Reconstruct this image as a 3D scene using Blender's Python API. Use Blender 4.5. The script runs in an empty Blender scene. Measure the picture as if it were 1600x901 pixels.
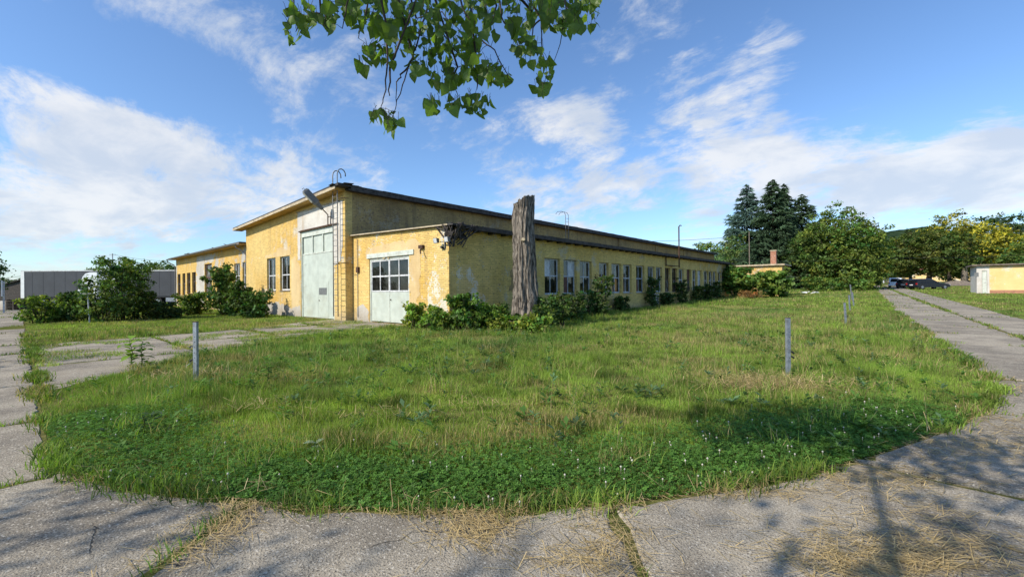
import bpy, math, random
import numpy as np
from mathutils import Vector, Matrix

# ------------------------------------------------------------------ camera, sky, sun
sc = bpy.context.scene
col = sc.collection
EYE = 1.6
FPX = 680.0
YAW, PITCH, ROLL = math.radians(41.42), math.radians(.13), math.radians(-.45)
cam_d = bpy.data.cameras.new('camera'); cam = bpy.data.objects.new('camera', cam_d); col.objects.link(cam)
CM = Matrix.Rotation(YAW, 3, 'Z') @ Matrix.Rotation(math.pi/2 + PITCH, 3, 'X') @ Matrix.Rotation(ROLL, 3, 'Z')
cam.matrix_world = Matrix.Translation((0, 0, EYE)) @ CM.to_4x4()
cam_d.sensor_width = 36; cam_d.lens = 36*FPX/1600; cam_d.clip_start = .05; cam_d.clip_end = 6000
sc.camera = cam
sc.view_settings.view_transform = 'Standard'; sc.view_settings.look = 'None'
sc.view_settings.exposure = 0.5; sc.view_settings.gamma = 1

SUN_EL = math.radians(38)
TO_SUN = Vector((-.27, -.963, 0)).normalized()*math.cos(SUN_EL) + Vector((0, 0, math.sin(SUN_EL)))
sun_d = bpy.data.lights.new('sun', 'SUN'); sun = bpy.data.objects.new('sun', sun_d); col.objects.link(sun)
sun_d.energy = 4.0; sun_d.angle = math.radians(.53); sun_d.color = (1, .92, .79)
sun.rotation_euler = TO_SUN.to_track_quat('Z', 'Y').to_euler(); sun.location = (-40, -20, 50)


def ray(px, py):
    return CM @ Vector(((px-800)/FPX, (450.5-py)/FPX, -1))
def terr(x, y):
    t = np.maximum(0, np.asarray(y, float)-15)
    return .020*t*t/(t+12)
def P(px, py, Y):
    return Vector((0, 0, EYE)) + ray(px, py)*Y
def G(px, Y):
    p = P(px, 450, Y); p.z = float(terr(p.x, p.y)); return p
def PX(px, py, x):
    r = ray(px, py); return Vector((0, 0, EYE)) + r*(x/r.x)
def PY(px, py, y):
    r = ray(px, py); return Vector((0, 0, EYE)) + r*(y/r.y)

class NT:
    def __init__(s, nt):
        s.nt = nt; nt.nodes.clear()
    def n(s, typ, ins=None, **kw):
        nd = s.nt.nodes.new(typ)
        for k, v in kw.items(): setattr(nd, k, v)
        for k, v in (ins or {}).items(): s.set(nd, k, v)
        return nd
    def set(s, nd, k, v):
        sk = nd.inputs[k]
        if isinstance(v, bpy.types.NodeSocket): s.nt.links.new(v, sk)
        elif isinstance(v, bpy.types.Node): s.nt.links.new(v.outputs[0], sk)
        else:
            if isinstance(v, (tuple, list)) and len(v) == 3 and sk.type == 'RGBA': v = (*v, 1)
            sk.default_value = v
    def math(s, op, a, b=0.0, clamp=False):
        return s.n('ShaderNodeMath', {0: a, 1: b}, operation=op, use_clamp=clamp).outputs[0]
    def vm(s, op, a, b=(0, 0, 0)):
        nd = s.n('ShaderNodeVectorMath', {0: a, 1: b}, operation=op)
        return nd.outputs[1] if op in ('DOT_PRODUCT', 'LENGTH') else nd.outputs[0]
    def noise(s, vec, scale, detail=4, rough=.55, dist=0):
        return s.n('ShaderNodeTexNoise', {'Vector': vec, 'Scale': scale, 'Detail': detail, 'Roughness': rough, 'Distortion': dist}).outputs[0]
    def mix(s, f, a, b, blend='MIX'):
        nd = s.n('ShaderNodeMix', data_type='RGBA', blend_type=blend)
        s.set(nd, 0, f); s.set(nd, 6, a); s.set(nd, 7, b)
        return nd.outputs[2]
    def step(s, v, lo, hi, a=0., b=1.):
        return s.n('ShaderNodeMapRange', {0: v, 1: lo, 2: hi, 3: a, 4: b}, interpolation_type='SMOOTHSTEP').outputs[0]

# world: Nishita sky with procedural clouds laid over it by direction
world = bpy.data.worlds.new('World'); sc.world = world; world.use_nodes = True
W = NT(world.node_tree)
sky = W.n('ShaderNodeTexSky', sky_type='NISHITA', sun_disc=False, sun_elevation=SUN_EL, sun_rotation=math.atan2(TO_SUN.x, TO_SUN.y),
          altitude=150, air_density=1.0, dust_density=.6, ozone_density=2.6)
dirv = W.n('ShaderNodeTexCoord').outputs['Generated']
sep = W.n('ShaderNodeSeparateXYZ', {0: dirv})
zz = W.math('ADD', W.math('MAXIMUM', sep.outputs[2], 0.0), .26)
flat = W.n('ShaderNodeCombineXYZ', {0: W.math('DIVIDE', sep.outputs[0], zz), 1: W.math('DIVIDE', sep.outputs[1], zz), 2: .37})
warp = W.n('ShaderNodeTexNoise', {'Vector': flat.outputs[0], 'Scale': .9, 'Detail': 3}).outputs[1]
fw = W.vm('ADD', flat.outputs[0], W.vm('SCALE', W.vm('SUBTRACT', warp, (.5, .5, .5))))
W.nt.nodes[-1].inputs[3].default_value = 1.0
for nd in W.nt.nodes:
    if nd.bl_idname == 'ShaderNodeVectorMath' and nd.operation == 'SCALE': nd.inputs[3].default_value = .55
n1 = W.noise(fw, 2.1, 12, .64)
n2 = W.noise(W.vm('MULTIPLY', fw, (1.0, 1.7, 1.0)), 5.2, 12, .70)
dens = W.math('ADD', W.math('MULTIPLY', n1, .62), W.math('MULTIPLY', n2, .38))
# cloud banks seen in the photograph: direction, angular size, weight
BANKS = []
def bank(pts, ang, wgt):
    for q in pts: BANKS.append((q, ang, wgt))
bank([(0, 130), (70, 155), (140, 178), (210, 200), (280, 215)], 4, .10)
bank([(20, 240), (110, 235), (200, 265), (300, 265), (390, 260)], 8, .125); bank([(60, 320), (150, 350), (250, 330), (430, 315), (560, 320), (30, 390)], 8, .12)
bank([(240, 20), (300, 50), (350, 15), (400, 90), (450, 125), (470, 60)], 5, .085); bank([(560, 60), (590, 120)], 6, .12); bank([(690, 215), (750, 215)], 4, .15)
bank([(1060, 190), (1110, 165), (1160, 130), (1200, 95), (1240, 70)], 4, .16); bank([(1130, 180), (1200, 155), (1280, 115)], 3.5, .14)
bank([(860, 165), (890, 200), (930, 220), (960, 260), (900, 290), (830, 300)], 5, .15); bank([(780, 330), (880, 340), (960, 320)], 7, .14); bank([(950, 40), (1000, 25), (940, 115)], 4.5, .12)
bank([(1060, 275), (1150, 260), (1230, 245), (1320, 250), (1420, 235), (1510, 225), (1600, 210)], 7, .16); bank([(1150, 310), (1300, 310), (1450, 300), (1590, 290)], 8, .17)
bank([(1450, 90), (1350, 170), (1550, 130)], 12, -.10); bank([(80, 60), (170, 110), (330, 175)], 6, -.08); bank([(1050, 330)], 6, -.08); bank([(660, 270), (180, 90)], 6, -.10)
add = None
for (bp, ang, wgt) in BANKS:
    dv = ray(*bp).normalized()
    dt = W.vm('DOT_PRODUCT', dirv, tuple(dv))
    m_ = W.n('ShaderNodeMapRange', {0: dt, 1: math.cos(math.radians(ang)), 2: 1.0, 3: 0., 4: wgt}).outputs[0]
    add = m_ if add is None else W.math('ADD', add, m_)
dens = W.math('ADD', W.math('MULTIPLY', W.math('SUBTRACT', dens, .5), 1.55), W.math('ADD', W.math('MULTIPLY', add, .85), .5))
cmask = W.step(dens, .555, .83)
lowfade = W.step(sep.outputs[2], .0, .10)
cmask = W.math('MULTIPLY', cmask, W.math('ADD', W.math('MULTIPLY', lowfade, .3), .7))
ctone = W.step(W.noise(fw, 3.2, 8, .6), .36, .66)
ccol = W.mix(ctone, (.70, .77, .88), (1.0, 1.0, 1.0))
skyc = W.mix(1.0, sky.outputs[0], (.84, 1.0, 1.16), 'MULTIPLY')
bg1 = W.n('ShaderNodeBackground', {0: skyc, 1: .125})
bg2 = W.n('ShaderNodeBackground', {0: ccol, 1: .66})
wm = W.n('ShaderNodeMixShader', {0: W.math('MULTIPLY', cmask, .86), 1: bg1, 2: bg2})
W.n('ShaderNodeOutputWorld', {0: wm})

# ------------------------------------------------------------------ helpers
def tag(o, label=None, cat=None, group=None, kind=None):
    if label: o['label'] = label
    if cat: o['category'] = cat
    if group: o['group'] = group
    if kind: o['kind'] = kind
    return o
def empty(name, loc, label=None, cat=None, group=None, rz=0):
    o = bpy.data.objects.new(name, None); col.objects.link(o)
    o.location = loc; o.rotation_euler = (0, 0, rz); o.empty_display_size = .2
    return tag(o, label, cat, group)
def link(name, me, parent=None, loc=None):
    o = bpy.data.objects.new(name, me); col.objects.link(o)
    if parent: o.parent = parent
    if loc is not None: o.location = loc
    return o
def wloc(p):
    """world translation of a chain of unrotated parents"""
    v = Vector((0, 0, 0))
    while p is not None:
        v += Vector(p.location); p = p.parent
    return v

class MB:
    def __init__(s): s.v = []; s.f = []
    def add(s, vs, fs):
        b = len(s.v); s.v += [tuple(v) for v in vs]; s.f += [tuple(i+b for i in f) for f in fs]; return s
    def box(s, x0, x1, y0, y1, z0, z1):
        x0, x1 = min(x0, x1), max(x0, x1); y0, y1 = min(y0, y1), max(y0, y1); z0, z1 = min(z0, z1), max(z0, z1)
        return s.add([(x0,y0,z0),(x1,y0,z0),(x1,y1,z0),(x0,y1,z0),(x0,y0,z1),(x1,y0,z1),(x1,y1,z1),(x0,y1,z1)],
                     [(0,3,2,1),(4,5,6,7),(0,1,5,4),(1,2,6,5),(2,3,7,6),(3,0,4,7)])
    def hexa(s, p):   # 8 corners, bottom ring then top ring
        return s.add(p, [(0,3,2,1),(4,5,6,7),(0,1,5,4),(1,2,6,5),(2,3,7,6),(3,0,4,7)])
    def bar(s, a, b, w, h=None):
        a, b = Vector(a), Vector(b); h = h or w
        d = (b-a).normalized(); up = Vector((0,0,1)) if abs(d.z) < .95 else Vector((1,0,0))
        r = d.cross(up).normalized()*w/2; u = r.cross(d).normalized()*h/2
        return s.hexa([a-r-u, a+r-u, b+r-u, b-r-u, a-r+u, a+r+u, b+r+u, b-r+u])
    def tube(s, pts, rad, n=8, cap=True):
        pts = [Vector(p) for p in pts]
        if not isinstance(rad, (list, tuple)): rad = [rad]*len(pts)
        b = len(s.v); prev = None
        for i, p in enumerate(pts):
            d = (pts[min(i+1, len(pts)-1)] - pts[max(i-1, 0)]).normalized()
            if prev is None:
                up = Vector((0,0,1)) if abs(d.z) < .9 else Vector((1,0,0)); r = d.cross(up).normalized()
            else:
                r = (prev - d*prev.dot(d)).normalized()
            prev = r; u = d.cross(r)
            for k in range(n):
                a = 2*math.pi*k/n
                s.v.append(tuple(p + (r*math.cos(a)+u*math.sin(a))*rad[i]))
        for i in range(len(pts)-1):
            for k in range(n):
                k2 = (k+1) % n
                s.f.append((b+i*n+k, b+i*n+k2, b+(i+1)*n+k2, b+(i+1)*n+k))
        if cap:
            s.f.append(tuple(b+k for k in reversed(range(n)))); e = b+(len(pts)-1)*n
            s.f.append(tuple(e+k for k in range(n)))
        return s
    def cyl(s, c, axis, r, half, n=20):
        c = Vector(c); axis = Vector(axis).normalized()
        return s.tube([c-axis*half, c+axis*half], r, n)
    def prism(s, poly, f0, f1):   # poly of 2d points, f0/f1 map to 3d
        n = len(poly); b = len(s.v)
        s.v += [tuple(f0(*p)) for p in poly] + [tuple(f1(*p)) for p in poly]
        s.f.append(tuple(b+i for i in reversed(range(n)))); s.f.append(tuple(b+n+i for i in range(n)))
        for i in range(n):
            j = (i+1) % n; s.f.append((b+i, b+j, b+n+j, b+n+i))
        return s
    def build(s, name, mat, parent=None, smooth=False, world=True):
        me = bpy.data.meshes.new(name)
        vs = s.v
        if parent is not None and world:
            w = wloc(parent); vs = [(x-w.x, y-w.y, z-w.z) for x, y, z in vs]
        me.from_pydata(vs, [], s.f); me.materials.append(mat)
        if smooth: me.polygons.foreach_set('use_smooth', [True]*len(me.polygons))
        me.update()
        return link(name, me, parent)

def np_mesh(name, verts, faces, mat, cols=None, smooth=False):
    verts = np.ascontiguousarray(verts, np.float32); faces = np.ascontiguousarray(faces, np.int32)
    k = faces.shape[1]; me = bpy.data.meshes.new(name)
    me.vertices.add(len(verts)); me.vertices.foreach_set('co', verts.ravel())
    me.loops.add(faces.size); me.loops.foreach_set('vertex_index', faces.ravel())
    me.polygons.add(len(faces)); me.polygons.foreach_set('loop_start', np.arange(0, faces.size, k, dtype=np.int32))
    try: me.polygons.foreach_set('loop_total', np.full(len(faces), k, np.int32))
    except Exception: pass
    if smooth: me.polygons.foreach_set('use_smooth', np.ones(len(faces), bool))
    me.update(calc_edges=True)
    if cols is not None:
        at = me.color_attributes.new('col', 'FLOAT_COLOR', 'POINT')
        c4 = np.ones((len(verts), 4), np.float32); c4[:, :3] = cols
        at.data.foreach_set('color', c4.ravel())
    me.materials.append(mat)
    return me

def vnoise(x, y, seed=0):
    x = np.asarray(x, float); y = np.asarray(y, float)
    xi = np.floor(x).astype(np.int64); yi = np.floor(y).astype(np.int64); fx = x-xi; fy = y-yi
    fx = fx*fx*(3-2*fx); fy = fy*fy*(3-2*fy)
    def h(a, b):
        n = (a*374761393 + b*668265263 + seed*1274126177) & 0x7fffffff
        n = ((n ^ (n >> 13))*1274126177) & 0x7fffffff
        return ((n ^ (n >> 16)) & 0xffff)/65535.
    return (h(xi,yi)*(1-fx)+h(xi+1,yi)*fx)*(1-fy) + (h(xi,yi+1)*(1-fx)+h(xi+1,yi+1)*fx)*fy
def fbm(x, y, seed=0, o=4):
    r = 0; a = .5; t = 0
    for i in range(o):
        r = r + a*vnoise(x*2**i, y*2**i, seed+i*17); t += a; a *= .5
    return r/t

# ------------------------------------------------------------------ materials
def new_mat(name):
    m = bpy.data.materials.new(name); m.use_nodes = True
    return m, NT(m.node_tree)
def pos(N): return N.n('ShaderNodeNewGeometry').outputs['Position']
def bump(N, h, strength=.4, dist=.02):
    return N.n('ShaderNodeBump', {'Height': h, 'Strength': strength, 'Distance': dist}).outputs[0]
def out(N, sh): N.n('ShaderNodeOutputMaterial', {0: sh})
def simple(name, c, rough=.6, metal=0., var=.18, scale=6., bumpy=.15, dirt=None, dirt_amt=.5):
    m, N = new_mat(name); p = pos(N)
    n = N.noise(p, scale, 6, .6)
    k = N.step(n, .3, .7, 1-var, 1+var)
    cc = N.n('ShaderNodeVectorMath', {0: c, 3: k}, operation='SCALE').outputs[0]
    if dirt:
        cc = N.mix(N.math('MULTIPLY', N.step(N.noise(p, scale*.45, 7, .65), .48, .7), dirt_amt), cc, dirt)
    b = N.n('ShaderNodeBsdfPrincipled', {'Base Color': cc, 'Roughness': rough, 'Metallic': metal, 'Normal': bump(N, N.noise(p, scale*6, 4), bumpy, .01)})
    out(N, b); return m

def wall_mat(name, base, deep, plaster, peel, dirt, brick_amt=1.0, dirt_amt=.5, pits=.66):
    """painted brickwork: brick relief, faded paint, peeled patches, rain-streak dirt"""
    m, N = new_mat(name); p = pos(N)
    s = N.n('ShaderNodeSeparateXYZ', {0: p})
    uv = N.n('ShaderNodeCombineXYZ', {0: N.math('ADD', s.outputs[0], s.outputs[1]), 1: s.outputs[2], 2: 0.}).outputs[0]
    jit = N.vm('ADD', uv, N.vm('SCALE', N.n('ShaderNodeTexNoise', {'Vector': p, 'Scale': 9., 'Detail': 2}).outputs[1]))
    N.nt.nodes[-2].inputs[3].default_value = .012
    for nd in N.nt.nodes:
        if nd.bl_idname == 'ShaderNodeVectorMath' and nd.operation == 'SCALE': nd.inputs[3].default_value = .02
    bt = N.n('ShaderNodeTexBrick', {'Vector': jit, 'Color1': (.78, .78, .78), 'Color2': (1.12, 1.12, 1.12), 'Mortar': (.62, .60, .56), 'Scale': 1.0,
             'Mortar Size': .010, 'Mortar Smooth': .3, 'Bias': 0., 'Brick Width': .26, 'Row Height': .078})
    big = N.noise(p, .33, 5, .6); mid = N.noise(p, 1.4, 8, .62); fine = N.noise(p, 14, 5, .6)
    c = N.mix(N.step(big, .38, .66), base, deep)
    c = N.mix(N.step(mid, .35, .75, 0, .35), c, tuple(min(1, v*1.25+.03) for v in base))
    peelf = N.math('ADD', N.math('MULTIPLY', mid, .6), N.math('MULTIPLY', fine, .4))
    peelf = N.math('ADD', peelf, N.math('MULTIPLY', N.math('SUBTRACT', big, .5), .5))
    pm = N.step(peelf, .64-peel, .68-peel)
    c = N.mix(brick_amt*.75, c, N.mix(1., c, bt.outputs[0], 'MULTIPLY'))
    c = N.mix(pm, c, N.mix(.5, plaster, N.mix(1., plaster, bt.outputs[0], 'MULTIPLY')))
    st = N.n('ShaderNodeVectorMath', {0: p, 1: (2.2, 2.2, .22)}, operation='MULTIPLY').outputs[0]
    streak = N.step(N.math('ADD', N.math('MULTIPLY', N.noise(st, 1.3, 6, .6), .7), N.math('MULTIPLY', big, .3)), .47, .70)
    c = N.mix(N.math('MULTIPLY', streak, dirt_amt), c, dirt)
    splash = N.math('MULTIPLY', N.step(N.math('ADD', s.outputs[2], N.math('MULTIPLY', mid, .9)), .55, 1.25, 1., 0.), .55)
    c = N.mix(splash, c, (.30, .25, .19))
    pit = N.step(N.noise(p, 7.5, 3, .7), pits, pits+.04)
    c = N.mix(N.math('MULTIPLY', pit, .75), c, (.20, .14, .09))
    hgt = N.math('ADD', N.math('MULTIPLY', bt.outputs[1], -.8*brick_amt), N.math('ADD', N.math('MULTIPLY', fine, .6), N.math('MULTIPLY', pm, -.5)))
    b = N.n('ShaderNodeBsdfPrincipled', {'Base Color': c, 'Roughness': .92, 'Specular IOR Level': .2, 'Normal': bump(N, hgt, .7, .02)})
    out(N, b); return m

def leaf_mat(name, trans=.35, rough=.55, gloss=.02):
    m, N = new_mat(name)
    a = N.n('ShaderNodeAttribute', attribute_name='col').outputs[0]
    d = N.n('ShaderNodeBsdfDiffuse', {0: a})
    t = N.n('ShaderNodeBsdfTranslucent', {0: N.mix(1., a, (1.25, 1.35, .55), 'MULTIPLY')})
    mx = N.n('ShaderNodeMixShader', {0: trans, 1: d, 2: t})
    g = N.n('ShaderNodeBsdfGlossy', {0: (1, 1, 1), 'Roughness': rough})
    out(N, N.n('ShaderNodeMixShader', {0: gloss, 1: mx, 2: g})); return m

M_HALL = wall_mat('yellow_painted_brick', (.70, .505, .19), (.66, .42, .11), (.66, .60, .47), .05, (.40, .28, .14), 1., .55, .62)
M_SIDE = wall_mat('weathered_yellow_brick', (.72, .54, .19), (.64, .45, .13), (.58, .50, .33), .075, (.24, .18, .09), 1., .36, .60)
M_UPPER = wall_mat('dirt_and_shade_brick', (.50, .345, .14), (.36, .245, .11), (.42, .34, .22), .07, (.135, .098, .062), 1., .65, .57)  # dirt on the upper hall wall, also painted shade on the pump house
M_WING = wall_mat('patchy_yellow_brick', (.66, .45, .14), (.62, .38, .09), (.50, .47, .41), .075, (.30, .24, .16), .8, .4)
M_PLASTER = wall_mat('bare_plaster', (.60, .58, .53), (.50, .47, .42), (.70, .68, .64), .03, (.40, .29, .18), .35, .55)
M_GREYPL = wall_mat('grey_render', (.50, .47, .41), (.42, .39, .34), (.56, .53, .48), .03, (.30, .26, .20), .3, .4)
M_SANDPL = wall_mat('sandy_render', (.60, .46, .24), (.54, .38, .18), (.62, .54, .40), .03, (.42, .30, .17), .15, .4)
M_FLAKE = wall_mat('flaked_brick', (.70, .52, .21), (.68, .48, .17), (.72, .67, .54), .13, (.45, .34, .20), 1., .25)
M_SHED = wall_mat('shed_orange_plaster', (.72, .53, .24), (.70, .44, .14), (.70, .64, .50), .11, (.48, .36, .20), .2, .3)
M_ROOF = simple('bitumen_roof', (.045, .042, .040), .9, var=.4, scale=1.5, bumpy=.3)
M_FASCIA = simple('cream_fascia', (.44, .36, .24), .8, var=.25, scale=3, dirt=(.14, .10, .07))
M_SOFFIT = simple('ochre_soffit', (.50, .31, .085), .85, var=.25, scale=2, dirt=(.20, .13, .07))
M_DARKWOOD = simple('dark_rotten_wood', (.055, .046, .040), .9, var=.5, scale=5, bumpy=.4)
M_GREEN = simple('pale_green_paint', (.45, .49, .425), .5, var=.10, scale=2.2, dirt=(.34, .33, .24), dirt_amt=.4)
M_GREEN2 = simple('pale_green_frame', (.52, .55, .48), .55, var=.12, scale=5, dirt=(.28, .25, .18), dirt_amt=.5)
M_WINWHITE = simple('white_window_paint', (.55, .56, .56), .6, var=.2, scale=8, dirt=(.22, .20, .17))
M_WINGREY = simple('grey_window_paint', (.44, .47, .50), .65, var=.3, scale=8, dirt=(.13, .10, .07))
M_WINBROWN = simple('brown_window_wood', (.085, .045, .03), .75, var=.4, scale=8)
M_STEEL = simple('galvanised_steel', (.30, .33, .37), .45, .55, var=.25, scale=14, dirt=(.16, .14, .12))
M_PAINTSTEEL = simple('grey_painted_steel', (.17, .17, .165), .55, .3, var=.3, scale=10, dirt=(.10, .05, .03))
M_RUST = simple('rusty_iron', (.075, .038, .022), .85, .2, var=.5, scale=18, bumpy=.3)
M_LAMPGREY = simple('lamp_grey_casing', (.16, .165, .16), .55, .2, var=.2, scale=8)
M_BLACK = simple('black_plastic', (.012, .012, .013), .5, var=.2)
M_RUBBER = simple('rubber', (.02, .02, .02), .85, var=.2)
M_WHITE = simple('white_paint', (.72, .73, .72), .4, var=.06, scale=3)
M_CURTAIN = simple('grey_trailer_tarpaulin', (.040, .046, .056), .7, var=.12, scale=.9)
M_CAB = simple('white_cab_paint', (.78, .81, .84), .25, var=.03, scale=3)
M_TIMBER = simple('weathered_timber', (.16, .13, .10), .9, var=.35, scale=5)
M_CLAY = simple('red_brick', (.34, .15, .09), .9, var=.3, scale=12, dirt=(.45, .38, .30))
M_REDBASE = simple('red_plinth', (.38, .19, .11), .9, var=.2, scale=4)
M_TILE = simple('brown_roof_tiles', (.20, .085, .05), .85, var=.3, scale=5)
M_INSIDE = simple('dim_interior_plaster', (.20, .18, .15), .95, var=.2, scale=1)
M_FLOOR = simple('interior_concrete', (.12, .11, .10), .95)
M_BROWNDOOR = simple('brown_board', (.13, .055, .035), .8, var=.3, scale=4)
M_CARDARK = simple('dark_blue_car_paint', (.012, .014, .022), .22, .0, var=.1)
M_CARGREY = simple('graphite_car_paint', (.035, .037, .042), .25, .2, var=.1)
M_REDLIGHT = simple('red_lens', (.35, .015, .012), .25)
M_CHROME = simple('bright_metal', (.6, .6, .6), .25, .9)

def glass_mat(name, dirt, tint):
    m, N = new_mat(name); p = pos(N)
    fr = N.n('ShaderNodeFresnel', {'IOR': 1.5})
    t = N.n('ShaderNodeBsdfTransparent', {0: tint})
    g = N.n('ShaderNodeBsdfGlossy', {0: (.9, .93, .95), 'Roughness': .03, 'Normal': bump(N, N.noise(p, 1.7, 2), .12, .02)})
    d = N.n('ShaderNodeBsdfDiffuse', {0: (.30, .30, .28)})
    a = N.n('ShaderNodeMixShader', {0: N.math('MULTIPLY', fr, .95), 1: t, 2: g})
    b = N.n('ShaderNodeMixShader', {0: N.math('MULTIPLY', N.step(N.noise(p, 2.3, 6, .65), .3, .75), dirt), 1: a, 2: d})
    out(N, b); return m
M_GLASS = glass_mat('old_window_glass', .10, (.42, .46, .46))
M_GLASSD = glass_mat('dusty_window_glass', .55, (.35, .36, .34))
M_CARGLASS = simple('tinted_car_glass', (.01, .012, .014), .06)
M_LENS = simple('lamp_lens', (.55, .57, .58), .15)

def concrete_mat():
    m, N = new_mat('old_concrete'); p = pos(N)
    rnd = N.n('ShaderNodeObjectInfo').outputs['Random']
    off = N.vm('ADD', p, N.n('ShaderNodeCombineXYZ', {0: 0., 1: 0., 2: N.math('MULTIPLY', rnd, 7.)}).outputs[0])
    base = N.mix(rnd, (.30, .258, .195), (.40, .348, .265))
    big = N.noise(off, .8, 6, .6); agg = N.n('ShaderNodeTexVoronoi', {'Vector': p, 'Scale': 75.}, feature='F1').outputs[0]
    fine = N.noise(p, 90., 3, .6); mid = N.noise(off, 4., 8, .68)
    c = N.mix(N.step(big, .40, .62, 0, .8), base, (.18, .156, .122))
    c = N.mix(N.step(mid, .45, .72, 0, .55), c, (.41, .365, .285))
    c = N.mix(N.step(N.noise(off, 1.7, 7, .7), .55, .70, 0, .55), c, (.19, .155, .11))
    c = N.mix(N.step(fine, .50, .64, 0, .8), c, (.06, .052, .043))
    c = N.mix(N.step(N.noise(p, 48., 2, .5), .58, .68, 0, .7), c, (.56, .51, .42))
    crack = N.n('ShaderNodeTexVoronoi', {'Vector': N.vm('ADD', off, N.vm('SCALE', N.n('ShaderNodeTexNoise', {'Vector': p, 'Scale': 3., 'Detail': 5}).outputs[1])), 'Scale': .42}, feature='DISTANCE_TO_EDGE').outputs[0]
    for nd in N.nt.nodes:
        if nd.bl_idname == 'ShaderNodeVectorMath' and nd.operation == 'SCALE': nd.inputs[3].default_value = .55
    cr = N.math('MULTIPLY', N.step(crack, .001, .005, 1., 0.), N.step(N.noise(off, .9, 3), .58, .66))
    c = N.mix(N.math('MULTIPLY', cr, .8), c, (.05, .043, .035))
    h = N.math('ADD', N.math('MULTIPLY', agg, .5), N.math('ADD', N.math('MULTIPLY', fine, 1.1), N.math('ADD', N.math('MULTIPLY', mid, .7), N.math('MULTIPLY', cr, -1.5))))
    b = N.n('ShaderNodeBsdfPrincipled', {'Base Color': c, 'Roughness': .95, 'Specular IOR Level': .15, 'Normal': bump(N, h, .42, .02)})
    out(N, b); return m
M_CONC = concrete_mat()
def soil_mat():
    m, N = new_mat('soil_and_thatch'); p = pos(N)
    c = N.mix(N.step(N.noise(p, .5, 6, .6), .35, .65), (.10, .115, .03), (.19, .16, .065))
    c = N.mix(N.step(N.noise(p, 6., 6, .6), .4, .7, 0, .7), c, (.055, .078, .02))
    far = N.step(N.vm('LENGTH', p), 45, 120)
    c = N.mix(far, c, N.mix(N.step(N.noise(p, .06, 5, .6), .4, .6), (.085, .12, .03), (.16, .15, .055)))
    b = N.n('ShaderNodeBsdfPrincipled', {'Base Color': c, 'Roughness': 1., 'Specular IOR Level': 0., 'Normal': bump(N, N.noise(p, 9., 6), .8, .05)})
    out(N, b); return m
M_SOIL = soil_mat()
M_GRASS = leaf_mat('grass_blades', .38, .6, .015)
M_LEAF = leaf_mat('foliage', .36, .6, .015)
M_NEEDLE = leaf_mat('needles', .2, .6, .01)
M_BIGLEAF = leaf_mat('poplar_leaf', .5, .5, .02)
M_STRAW = leaf_mat('straw', .15, .5, .05)
def bark_mat(name, c1, c2):
    m, N = new_mat(name); p = pos(N)
    q = N.n('ShaderNodeVectorMath', {0: p, 1: (13., 13., 2.0)}, operation='MULTIPLY').outputs[0]
    f = N.noise(q, 1.5, 8, .65, .6)
    c = N.mix(N.step(f, .36, .62), c1, c2)
    c = N.mix(N.step(N.noise(p, 1.6, 5), .5, .75, 0, .5), c, tuple(v*.55 for v in c2))
    b = N.n('ShaderNodeBsdfPrincipled', {'Base Color': c, 'Roughness': .95, 'Specular IOR Level': .1, 'Normal': bump(N, f, 1., .05)})
    out(N, b); return m
M_BARK = bark_mat('furrowed_bark', (.028, .023, .018), (.29, .25, .205))
M_TRUNK = bark_mat('tree_trunk_bark', (.030, .024, .018), (.10, .08, .06))
M_TWIG = simple('brown_twig', (.045, .030, .020), .8, var=.3)

# ------------------------------------------------------------------ ground, roads, slabs
LAWN_EDGE = [(-57.7, .2), (-26, .22), (-11.3, .2), (-6.86, .2), (-5.78, .23), (-4.76, .58), (-3.96, 1.02), (-3.25, 1.44), (-2.64, 1.88), (-2.11, 2.34),
             (-1.48, 3.08), (-.81, 4.05), (-.24, 5.2), (.55, 7.2), (1.12, 9.6), (1.2, 11.2), (1.17, 12.8), (1.02, 15.1), (.66, 20.9), (0, 32.3), (-1.5, 62), (-2.6, 85), (-4.4, 125)]
DRIVE = [(-10.2, .2), (-13.3, 2.9), (-15.5, 5.6), (-16.6, 8.5), (-16.7, 11.88), (-20.4, 11.88), (-21.85, 11.48), (-23.3, 11.4), (-22.6, 9), (-21.2, 6.9), (-20.2, 3.4), (-20.5, .2)]
def inside(poly, x, y):
    r = np.zeros(len(x), bool); n = len(poly)
    for i in range(n):
        x1, y1 = poly[i]; x2, y2 = poly[(i+1) % n]
        if y1 == y2: continue
        c = ((y1 > y) != (y2 > y)) & (x < (x2-x1)*(y-y1)/(y2-y1)+x1); r ^= c
    return r
LAWN = LAWN_EDGE + [(-90, 125), (-90, .2)]
def right_edge(y): return np.interp(y, [4, 15, 28.6, 44, 62, 85, 125], [5.1, 4.85, 4.1, 3.4, 2.5, 1.3, -.7])
def left_edge(y): return np.interp(y, [11.2, 12.8, 15.1, 20.9, 32.3, 62, 85, 125], [1.2, 1.17, 1.02, .66, 0, -1.5, -2.6, -4.4])
def mid_joint(y): return np.interp(y, [11, 19.5, 31, 62, 125], [3.05, 2.82, 2.25, .55, -2.6])

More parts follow.
